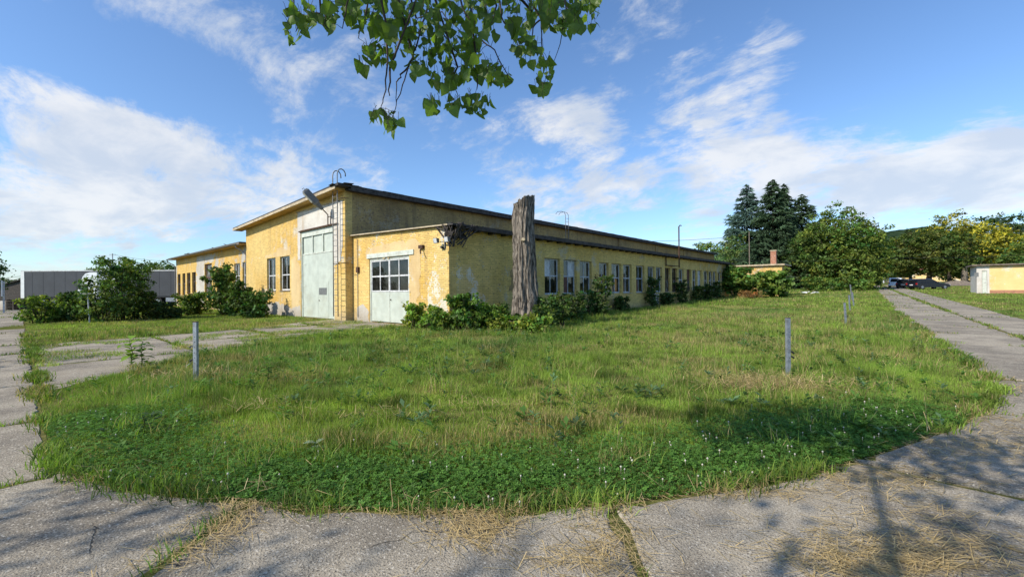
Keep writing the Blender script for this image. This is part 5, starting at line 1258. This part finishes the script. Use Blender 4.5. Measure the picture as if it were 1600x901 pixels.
    spots.sort(key=lambda s: -s[1]/(s[0]-Vector((0, 0, EYE))).length)
    pet = MB(); rest_v = []; rest_f = []; wl = wloc(root)
    for i, (p, s) in enumerate(spots):
        M_ = Matrix.Rotation(rr.uniform(0, 6.283), 4, 'Z') @ Matrix.Rotation(rr.gauss(0, .42), 4, 'X') @ Matrix.Rotation(rr.gauss(0, .38), 4, 'Y')
        near = min(twp, key=lambda t: (t[0]-p).length)[0]
        tgt = near if (near-p).length < .10 else p+Vector((rr.gauss(0, .012), rr.gauss(0, .012), .045))
        pet.tube([p, p.lerp(tgt, .5)+Vector((0, 0, .008)), tgt], [.0016, .0014, .0018], 4, cap=False)
        if i < 296:
            o = link('leaf', lm_[i % 14], root); o.matrix_local = Matrix.Translation(p-wl) @ M_ @ Matrix.Scale(s, 4)
        else:
            b = len(rest_v); me = lm_[i % 14]; T = Matrix.Translation(p-wl) @ M_ @ Matrix.Scale(s, 4)
            rest_v += [tuple(T @ v.co) for v in me.vertices]; rest_f += [tuple(b+q for q in pl.vertices) for pl in me.polygons]
    pet.build('leaf_stalk', M_TWIG, root)['kind'] = 'stuff'
    n = len(rest_v); me = np_mesh('leaves', np.array(rest_v), np.array(rest_f), M_BIGLEAF, np.tile(np.array([[.11, .18, .03]]), (n, 1))*R.uniform(.8, 1.25, (n, 1)).repeat(1, 1))
    link('leaves', me, root)['kind'] = 'stuff'
    # the crown above and behind the viewer, thinned where it would enter the picture
    blobs = [(cw(-3.2, -1.9, 5.9), (1.4, 1.2, .8), .28), (cw(-2.0, .7, 5.3), (1.9, .9, .5), .55), (cw(-7.5, -6, 8.5), (3.6, 3.6, 2.8), 1.0), (cw(-10.5, -3.2, 6.5), (2.4, 2.2, 1.6), .8), (cw(-4.5, -5.5, 8), (3, 3, 2), .5)]
    nC = 270; wts = np.array([b[2] for b in blobs]); pick = R.choice(len(blobs), nC, p=wts/wts.sum())
    C = np.array([tuple(b[0]) for b in blobs])[pick] + unit(R.normal(size=(nC, 3)))*np.array([b[1] for b in blobs])[pick]*(R.random((nC, 1))**.4)
    p = (C[:, None]+R.normal(size=(nC, 22, 3))*.26).reshape(-1, 3); p = p[~in_view(p, 1.06, 1.10)]
    v, f = cards(p, unit(R.normal(size=p.shape)+np.array([0, 0, .4])), .10+.05*R.random(len(p)), .85, R, .1)
    c = np.array([[.11, .18, .03]])*R.uniform(.7, 1.3, (len(p), 1))
    link('crown', np_mesh('crown', v-np.array(wl), f, M_BIGLEAF, np.repeat(c, 4, 0)), root)
poplar()
b_ = cw(-21, 3.2, 0)
tree('roadside_poplar', 'leafy tree just outside the left edge shading the road', b_, [((0, 0, 5.5), (3.0, 3.0, 3.2), 1.), ((1.2, -1.5, 4.2), (2.2, 2, 1.8), .5)], 420, 22, .17, (.06, .11, .024), 90, .3, None, .5)

# ------------------------------------------------------------------ grass, clover, straw, weeds
def is_grass(x, y):
    lawn = inside(LAWN, x, y) & ~inside(DRIVE, x, y)
    right = (x > right_edge(y)) & (y > 8); left = (y < -4.4)
    bld = ((x > HX0) & (x < HX1) & (y > HY0)) | ((x >= HX1) & (x < AX1) & (y > AY0) & (y < AY1)) | ((x > WX0) & (x < WX1) & (y > 11.6) & (y < 40))
    return (lawn | right | left) & ~bld
def edge_dist(x, y):
    d = np.full(len(x), 9.)
    for (x1, y1), (x2, y2) in zip(LAWN_EDGE[:20], LAWN_EDGE[1:20]):
        dx, dy = x2-x1, y2-y1; t = np.clip(((x-x1)*dx+(y-y1)*dy)/(dx*dx+dy*dy), 0, 1)
        d = np.minimum(d, np.hypot(x-x1-t*dx, y-y1-t*dy))
    return d
DRY = [(-1.9, 8.2, 1.15, .65, 1.), (-2.6, 8.9, .9, .7, .75), (-9.6, 2.4, 1.1, .7, .75), (-8.2, 3.2, .8, .5, .5), (-7.2, 21.5, 3.0, 1.6, .65), (-5.5, 26, 3.5, 2.2, .55), (-3.2, 13.2, 1.5, 1.6, .5), (-6.6, 9.8, 1.1, .8, .45), (-4.4, 5.8, .5, .4, .55), (-3.0, 5.0, .35, .3, .7), (-5.6, 4.3, .35, .3, .6),
       (-2.5, 19, .9, 1.5, .6), (-2.6, 30, 1.2, 2.5, .5), (-6.4, 6.2, .6, .4, .5), (-1.4, 23, .7, 1.2, .6), (-21.5, 9.5, 2.2, 1.2, .5)]
def dryness(x, y):
    d = .62*np.clip((fbm(x*.6+3, y*.6+7, 21)-.53)*6, 0, 1)
    for cx, cy, rx_, ry_, w in DRY: d = np.maximum(d, w*np.exp(-((x-cx)/rx_)**2-((y-cy)/ry_)**2)*(.55+.9*vnoise(x*4, y*4, 5)))
    return np.clip(d, 0, 1)
def blades(R, x, y, h, w, c, bend, seg=2):
    n = len(x); z = terr(x, y)-.025; a = R.random(n)*6.283; sx, sy = np.cos(a)*w*.5, np.sin(a)*w*.5
    b = R.random(n)*6.283; bx, by = np.cos(b)*bend*h, np.sin(b)*bend*h; hz = h*np.sqrt(np.maximum(.05, 1-np.minimum(.9, bend**2)))
    if seg == 2:
        v = np.stack([np.stack([x-sx, y-sy, z], 1), np.stack([x+sx, y+sy, z], 1), np.stack([x+sx*.8+bx*.32, y+sy*.8+by*.32, z+hz*.58], 1), np.stack([x-sx*.8+bx*.32, y-sy*.8+by*.32, z+hz*.58], 1), np.stack([x+bx, y+by, z+hz], 1)], 1).reshape(-1, 3)
        o = np.arange(n)[:, None]*5; f = np.concatenate([o+np.array([[0, 1, 2]]), o+np.array([[0, 2, 3]]), o+np.array([[3, 2, 4]])]); k = 5
    else:
        v = np.stack([np.stack([x-sx, y-sy, z], 1), np.stack([x+sx, y+sy, z], 1), np.stack([x+bx, y+by, z+hz], 1)], 1).reshape(-1, 3)
        f = np.arange(3*n).reshape(n, 3); k = 3
    return v, f, np.repeat(c, k, 0)
def grass_colour(R, x, y, dry):
    n = len(x); a = fbm(x*.35, y*.35, 31)[:, None]; b = vnoise(x*1.7, y*1.7, 44)[:, None]
    c = np.array([.155, .275, .034])*(1-a)+np.array([.310, .410, .068])*a
    blue = np.clip((fbm(x*.28+11, y*.28, 61)-.55)*5, 0, 1)[:, None]*.6; c = c*(1-blue)+np.array([.12, .235, .06])*blue
    t2 = np.clip((vnoise(x*2.6+9, y*2.6, 52)-.62)*5, 0, 1)[:, None]; c = c*(1-.45*t2)
    c = c*(.62+.62*b)*np.clip(1+.28*R.normal(size=(n, 1)), .45, 1.8)
    isd = R.random(n) < (.045+.80*dry); c[isd] = np.array([.42, .33, .15])*np.clip(1+.25*R.normal(size=(isd.sum(), 1)), .5, 1.5)
    return c
def wedge(R, r0, r1, dens):
    n = int(.5*2.15*(r1*r1-r0*r0)*dens); r = np.sqrt(R.uniform(r0*r0, r1*r1, n)); th = R.uniform(-1.075, 1.075, n)
    X, Y = r*np.sin(th), r*np.cos(th); return .7498*X-.6616*Y, .6616*X+.7498*Y
def lawn_grass():
    R = np.random.default_rng(77); VV = []; FF = []; CC = []; nb = 0
    for r0, r1, dens, w, seg, hm in ((2.4, 7, 5200, .0048, 2, .8), (7, 12, 2900, .0060, 1, .85), (12, 20, 1250, .009, 1, .95), (20, 36, 330, .018, 1, 1.0), (36, 64, 85, .038, 1, 1.1), (64, 130, 18, .09, 1, 1.2)):
        x, y = wedge(R, r0, r1, dens); k = is_grass(x, y); x, y = x[k], y[k]
        ed = edge_dist(x, y); dry = dryness(x, y)
        tall = fbm(x*.8, y*.8, 91); clump = vnoise(x*5, y*5, 15)
        k = R.random(len(x)) < np.clip(.45+1.1*clump - .25*(dry > .75), .2, 1); x, y, ed, dry, tall, clump = (q[k] for q in (x, y, ed, dry, tall, clump))
        tuft = np.clip((vnoise(x*2.6+9, y*2.6, 52)-.60)*5, 0, 1); h = hm*(.045+.13*np.clip((tall-.35)*2.4, 0, 1)+.06*clump+.07*tuft)*(.6+.7*R.random(len(x))); h *= .84*np.clip(.30+ed*.62, .34, 1.05)
        h *= np.where((x < -20) & (y < 11.5), .8, 1.) * np.where(x > right_edge(y), .6, 1.) * np.where((y > 14) & (x > -14) & (x < -11), 1.7, 1.)
        for px_, py_, rr_ in ((-9.12, 2.03, .5), (-1.44, 9.0, .45)): h *= 1+.9*np.exp(-((x-px_)**2+(y-py_)**2)/rr_**2)
        bend = np.clip(np.abs(.35+.3*R.normal(size=len(x))), .02, .93)
        v, f, c = blades(R, x, y, h, w*(.6+.8*R.random(len(x))), grass_colour(R, x, y, dry), bend, seg)
        VV.append(v); FF.append(f+nb); CC.append(c); nb += len(v)
    o = link('lawn_grass', np_mesh('lawn_grass', np.concatenate(VV), np.concatenate(FF), M_GRASS, np.concatenate(CC))); tag(o, 'uneven green meadow grass with dry patches', 'grass', kind='stuff')
    # long seed stalks
    x, y = wedge(R, 4, 26, 7); k = is_grass(x, y); x, y = x[k], y[k]; k = R.random(len(x)) < np.clip(.15+dryness(x, y)*1.2, 0, 1); x, y = x[k], y[k]
    v, f, c = blades(R, x, y, .3+.3*R.random(len(x)), np.full(len(x), .0055), np.array([[.36, .33, .16]])*R.uniform(.6, 1.2, (len(x), 1)), np.clip(.5+.3*R.normal(size=len(x)), .05, .95))
    o = link('grass_stalks', np_mesh('grass_stalks', v, f, M_GRASS, c)); tag(o, 'long pale seed stalks standing in the lawn', 'grass', kind='stuff')
lawn_grass()
def rosettes():
    R = np.random.default_rng(55); x, y = wedge(R, 3.2, 18, 5.5); k = is_grass(x, y); x, y = x[k], y[k]; k = R.random(len(x)) < np.clip((fbm(x*.7, y*.7, 81)-.38)*5, .05, 1); x, y = x[k], y[k]; n = len(x); q = 12
    a = R.random((n, q))*6.283; l = (.05+.07*R.random((n, 1)))*(.6+.6*R.random((n, q))); up = .25+.9*R.random((n, q)); hh = (.05+.14*R.random((n, 1)))*R.random((n, q))
    c = np.stack([x[:, None]+np.cos(a)*l*.6, y[:, None]+np.sin(a)*l*.6, terr(x, y)[:, None]+.03+hh+l*up*.3], -1).reshape(-1, 3); d = np.stack([np.cos(a)*.8, np.sin(a)*.8, up*.6], -1).reshape(-1, 3); d = unit(d)
    s_ = unit(np.cross(d, np.array([0, 0, 1.]))); L = l.reshape(-1, 1); v = np.stack([c-d*L*.6, c+s_*L*.22, c+d*L*.6-np.array([0, 0, .15])*L, c-s_*L*.22], 1).reshape(-1, 3)
    tone = np.repeat(R.uniform(.6, 1.5, n), q)[:, None]*R.uniform(.8, 1.2, (n*q, 1)); col_ = np.where(np.repeat(R.random(n) < .3, q)[:, None], np.array([[.10, .17, .075]]), np.array([[.075, .155, .028]]))*tone
    o = link('lawn_weeds', np_mesh('lawn_weeds', v, np.arange(len(v)).reshape(-1, 4), M_LEAF, np.repeat(col_, 4, 0))); tag(o, 'broad leaved weeds scattered through the lawn', 'weeds', kind='stuff')
    # coarse tussocks and flattened straw
    x, y = wedge(R, 4, 24, 1.9); k = is_grass(x, y) & (edge_dist(x, y) > .5); x, y = x[k], y[k]; ex = np.array([-9.3, -8.8, -9.5, -8.9, -10.0, -8.3, -1.7, -1.2, -2.4, -1.9]); ey = np.array([2.3, 1.8, 1.6, 2.6, 2.0, 2.4, 9.2, 8.8, 9.4, 8.5]); x = np.concatenate([x, ex]); y = np.concatenate([y, ey]); n = len(x); q = 46
    X = (x[:, None]+R.normal(size=(n, q))*.09).ravel(); Y = (y[:, None]+R.normal(size=(n, q))*.09).ravel(); H = np.repeat(R.uniform(.14, .40, n), q)*(.5+.7*R.random(n*q)); dry = np.repeat(np.clip(R.random(n)*.5+dryness(x, y)*.6, 0, .9), q)
    v, f, c = blades(R, X, Y, H, .0055*(1+np.hypot(X, Y)*.05), grass_colour(R, X, Y, dry*.7)*.92, np.clip(np.abs(.5+.3*R.normal(size=n*q)), .02, .94))
    o = link('grass_tussocks', np_mesh('grass_tussocks', v, f, M_GRASS, c)); tag(o, 'taller coarse grass tussocks standing out of the lawn', 'grass', kind='stuff')
rosettes()
def clover():
    R = np.random.default_rng(5); x, y = wedge(R, 2.4, 8.0, 4200); k = is_grass(x, y); x, y = x[k], y[k]; ed = edge_dist(x, y)
    pr = np.clip(1.5-ed*1.0, 0, 1)*np.clip((fbm(x*.9+4, y*.9, 71)-.20)*4, .5, 1)*np.where(x > -1.2, 1., np.where(x < -4.3, .6, .95)); k = R.random(len(x)) < pr; x, y, ed = x[k], y[k], ed[k]
    n = len(x); z = terr(x, y)-.015+(.03+.055*np.clip(ed*2.2+.15, 0, 1))*(.55+.6*R.random(n)); a0 = R.random(n)*6.283; V = []; s = .0075+.005*R.random(n); tilt = R.normal(size=(n, 2))*.35
    for q in range(3):
        a = a0+q*2.094; d = np.stack([np.cos(a), np.sin(a)], 1); e = np.stack([-d[:, 1], d[:, 0]], 1)
        def pt(u, w): 
            xy = d*(u*s)[:, None]+e*(w*s)[:, None]; return np.stack([x+xy[:, 0], y+xy[:, 1], z+(xy*tilt).sum(1)-.15*np.abs(w)*s], 1)
        V.append(np.stack([pt(.0, 0.), pt(1.1, .75), pt(1.75, 0.), pt(1.1, -.75)], 1))
    V = np.stack(V, 1).reshape(-1, 3); c = np.array([[.085, .185, .030]])*R.uniform(.6, 1.5, (n, 1))
    o = link('clover', np_mesh('clover', V, np.arange(len(V)).reshape(-1, 4), M_LEAF, np.repeat(c, 12, 0))); tag(o, 'dense dark green clover along the lawn edge', 'clover', kind='stuff')
    # white clover heads: tiny faceted balls on stalks
    k = R.random(n) < np.where(x > -2.2, .0042, .0018); fx, fy, fz = x[k], y[k], z[k]+.035; mb = MB()
    for a, b, c_ in zip(fx, fy, fz):
        r = R.uniform(.005, .009); mb.tube([(a, b, c_-r), (a, b, c_-r*.3), (a, b, c_+r*.5), (a, b, c_+r)], [r*.5, r, r*.85, r*.25], 6); mb.tube([(a, b, c_-.06), (a, b, c_-r)], .0012, 3, cap=False)
    o = mb.build('clover_flowers', simple('clover_white', (.50, .46, .38), .8, var=.15), None); tag(o, 'small white clover flower heads at the lawn edge', 'flowers', kind='stuff')
clover()
def weeds():
    R = np.random.default_rng(8); X = []; Y = []; H = []
    for (a, b, w) in JOINTS:
        L = math.hypot(b[0]-a[0], b[1]-a[1]); mx, my = (a[0]+b[0])/2, (a[1]+b[1])/2
        dist = math.hypot(mx, my); n = int(L*260*w/(1+max(0, dist-6)*.09)); t = R.random(n); jx = a[0]+(b[0]-a[0])*t; jy = a[1]+(b[1]-a[1])*t
        nx, ny = -(b[1]-a[1])/max(L, .1), (b[0]-a[0])/max(L, .1); o = R.normal(size=n)*.028*(1+w*.7)*(1+dist*.012)
        k = R.random(n) < np.clip((vnoise(jx*1.6+2, jy*1.6, 33)-.36)*4, 0, 1)
        X.append((jx+nx*o)[k]); Y.append((jy+ny*o)[k]); H.append((R.uniform(.02, .075, n)*(.8+.4*w))[k])
    x, y, h = np.concatenate(X), np.concatenate(Y), np.concatenate(H)+.05; dist = np.hypot(x, y); dry = np.clip(vnoise(x*.9, y*.9, 3)-.35, 0, .6)
    v, f, c = blades(R, x, y, h, .005+.0009*dist, grass_colour(R, x, y, dry)*.8, np.clip(np.abs(.55+.25*R.normal(size=len(x))), 0, .9))
    o = link('joint_weeds', np_mesh('joint_weeds', v, f, M_GRASS, c)); tag(o, 'weeds and grass growing in the slab joints', 'weeds', kind='stuff')
    # grass tufts spilling over the driveway slabs
    x = R.uniform(-23, -9.5, 120000); y = R.uniform(.2, 11.4, 120000); k = inside(DRIVE, x, y) & (fbm(x*.9, y*.9, 14) + np.clip(1-np.abs(y-5.5*np.clip((-10-x)/6, 0, 1))*.9, 0, 1)*.10*(x > -16) > .525); x, y = x[k], y[k]
    v, f, c = blades(R, x, y, R.uniform(.04, .13, len(x)), np.full(len(x), .009), grass_colour(R, x, y, dryness(x, y)+.15), np.clip(np.abs(.5+.25*R.normal(size=len(x))), 0, .9))
    o = link('driveway_tufts', np_mesh('driveway_tufts', v, f, M_GRASS, c)); tag(o, 'sparse tufts of grass on the cracked driveway', 'weeds', kind='stuff')
weeds()
def straw():
    R = np.random.default_rng(31); A = []
    # photo pixel centre, half extents in metres, count, main direction
    for px, py, rx_, ry_, n in ((745, 822, .22, .20, 750), (720, 800, .4, .07, 320), (950, 845, .20, .26, 380), (900, 880, .3, .12, 200), (1440, 865, .55, .26, 1700), (1330, 880, .34, .14, 500), (1390, 748, .55, .22, 900), (1520, 705, .9, .35, 900), (1560, 600, .5, 1.6, 900), (1480, 690, .7, .3, 500), (370, 805, .20, .35, 520), (300, 850, .2, .3, 260),
                            (1130, 772, .8, .08, 420), (560, 790, .9, .07, 420), (160, 745, .35, .10, 220), (1560, 660, .5, .5, 500), (960, 790, .3, .1, 160), (60, 560, .5, 1.0, 200), (1420, 800, .4, .2, 250), (1225, 604, 1.0, .55, 1500), (1180, 610, .6, .3, 500), (300, 590, .6, .5, 500), (430, 640, .4, .2, 160), (620, 655, .9, .1, 160), (760, 640, .5, .15, 120)):
        r = ray(px, py); c = Vector((0, 0, EYE))+r*(-EYE/r.z); n = int(n*.62); q = R.normal(size=(n, 2))*.72
        X = q[:, 0]*rx_; Yv = q[:, 1]*ry_; A.append(np.stack([c.x+.7498*X-.6616*Yv, c.y+.6616*X+.7498*Yv], 1))
    A = np.concatenate(A); k = ~(is_grass(A[:, 0], A[:, 1]) & (edge_dist(A[:, 0], A[:, 1]) < .9) & (R.random(len(A)) < .93)); A = A[k]; n = len(A); d = np.linalg.norm(A, axis=1)
    th = R.normal(size=n)*.75+.15; L = R.uniform(.05, .20, n); e = np.stack([np.cos(th), np.sin(th)], 1)*(L/2)[:, None]; w = (.0016+.0006*R.random(n))*(1+.12*np.maximum(0, d-4))
    s = np.stack([-np.sin(th), np.cos(th)], 1)*w[:, None]; ong = is_grass(A[:, 0], A[:, 1]); z = terr(A[:, 0], A[:, 1])+.010+.018*R.random(n)**2+ong*(.05+.08*R.random(n)); tz = R.normal(size=n)*np.where(ong, .03, .012)
    v = np.stack([np.concatenate([A-e-s, (z-tz)[:, None]], 1), np.concatenate([A-e+s, (z-tz+.001)[:, None]], 1), np.concatenate([A+e+s, (z+tz)[:, None]], 1), np.concatenate([A+e-s, (z+tz+.001)[:, None]], 1)], 1).reshape(-1, 3)
    c = np.array([[.46, .34, .15]])*R.uniform(.55, 1.35, (n, 1))
    o = link('straw_litter', np_mesh('straw_litter', v, np.arange(4*n).reshape(n, 4), M_STRAW, np.repeat(c, 4, 0))); tag(o, 'dry mown straw scattered over the concrete', 'straw', kind='stuff')
straw()
# individual leafy weeds
def herb(name, label, loc, H, n, L, wd, colr, seed, whorl=.0):
    rr = random.Random(seed); loc = Vector(loc); t = empty(name, loc, label, 'plant', 'tall weeds on the lawn')
    m = MB(); m.tube([loc-Vector((0, 0, .05)), loc+Vector((rr.gauss(0, .02), rr.gauss(0, .02), H*.5)), loc+Vector((rr.gauss(0, .04), rr.gauss(0, .04), H))], [.009, .007, .003], 6); m.build('stem', M_TWIG if whorl else M_SOIL, t)
    for i in range(n):
        a = i*2.4+rr.uniform(-.3, .3); z = H*(.12+.86*i/n); l = L*(1-.35*abs(i/n-.45))*rr.uniform(.8, 1.15); up_ = rr.uniform(.25, .75)
        d = Vector((math.cos(a), math.sin(a), 0)); s = Vector((-d.y, d.x, 0)); b0 = loc+Vector((0, 0, z)); V = []; F = []
        for k, (u, w_) in enumerate(((0, .12), (.3, .9), (.6, 1.), (.85, .55), (1, .03))):
            c = b0+d*l*u*.85+Vector((0, 0, l*(up_*u-.55*u*u))); V += [c-s*w_*wd*l/2+Vector((0, 0, .03*l)), c, c+s*w_*wd*l/2+Vector((0, 0, .03*l))]
        for k in range(4): F += [(3*k, 3*k+1, 3*k+4, 3*k+3), (3*k+1, 3*k+2, 3*k+5, 3*k+4)]
        g = rr.uniform(.75, 1.3); w0 = np.array(loc); me = np_mesh('leaf', np.array([tuple(v) for v in V])-w0, np.array(F), M_LEAF, np.tile(np.array([colr])*g, (len(V), 1)), True); link('leaf', me, t)
def gp(px, py): r = ray(px, py); return Vector((0, 0, EYE))+r*(-EYE/r.z)
g = gp(204, 572); herb('milkweed', 'bright broad leaved weed standing at the driveway edge', g, .62, 18, .32, .5, (.20, .33, .045), 1)
g = gp(222, 570); herb('milkweed', 'second broad leaved weed beside the bright one', g, .52, 15, .30, .5, (.15, .26, .04), 2)
g = gp(417, 600); herb('young_sapling', 'small fresh green sapling in the lawn right of the left post', g, .36, 14, .15, .55, (.10, .19, .03), 3)
g = gp(390, 606); herb('young_sapling', 'lower fresh green sapling beside the first one', g, .26, 10, .14, .5, (.11, .20, .03), 4)
g = gp(493, 704); herb('pale_thistle', 'pale grey green rosette near the front of the lawn', g, .09, 8, .15, .55, (.26, .33, .22), 5)
g = gp(700, 585); herb('dock_plant', 'dark dock plant in the middle of the lawn', g, .22, 10, .17, .4, (.06, .12, .03), 6)
g = gp(225, 680); herb('dark_nettle', 'dark nettle clump near the left lawn edge', g, .24, 16, .12, .4, (.04, .085, .025), 7)
g = gp(860, 575); herb('dock_plant', 'low dark weed right of the lawn centre', g, .25, 12, .17, .4, (.055, .11, .03), 8)
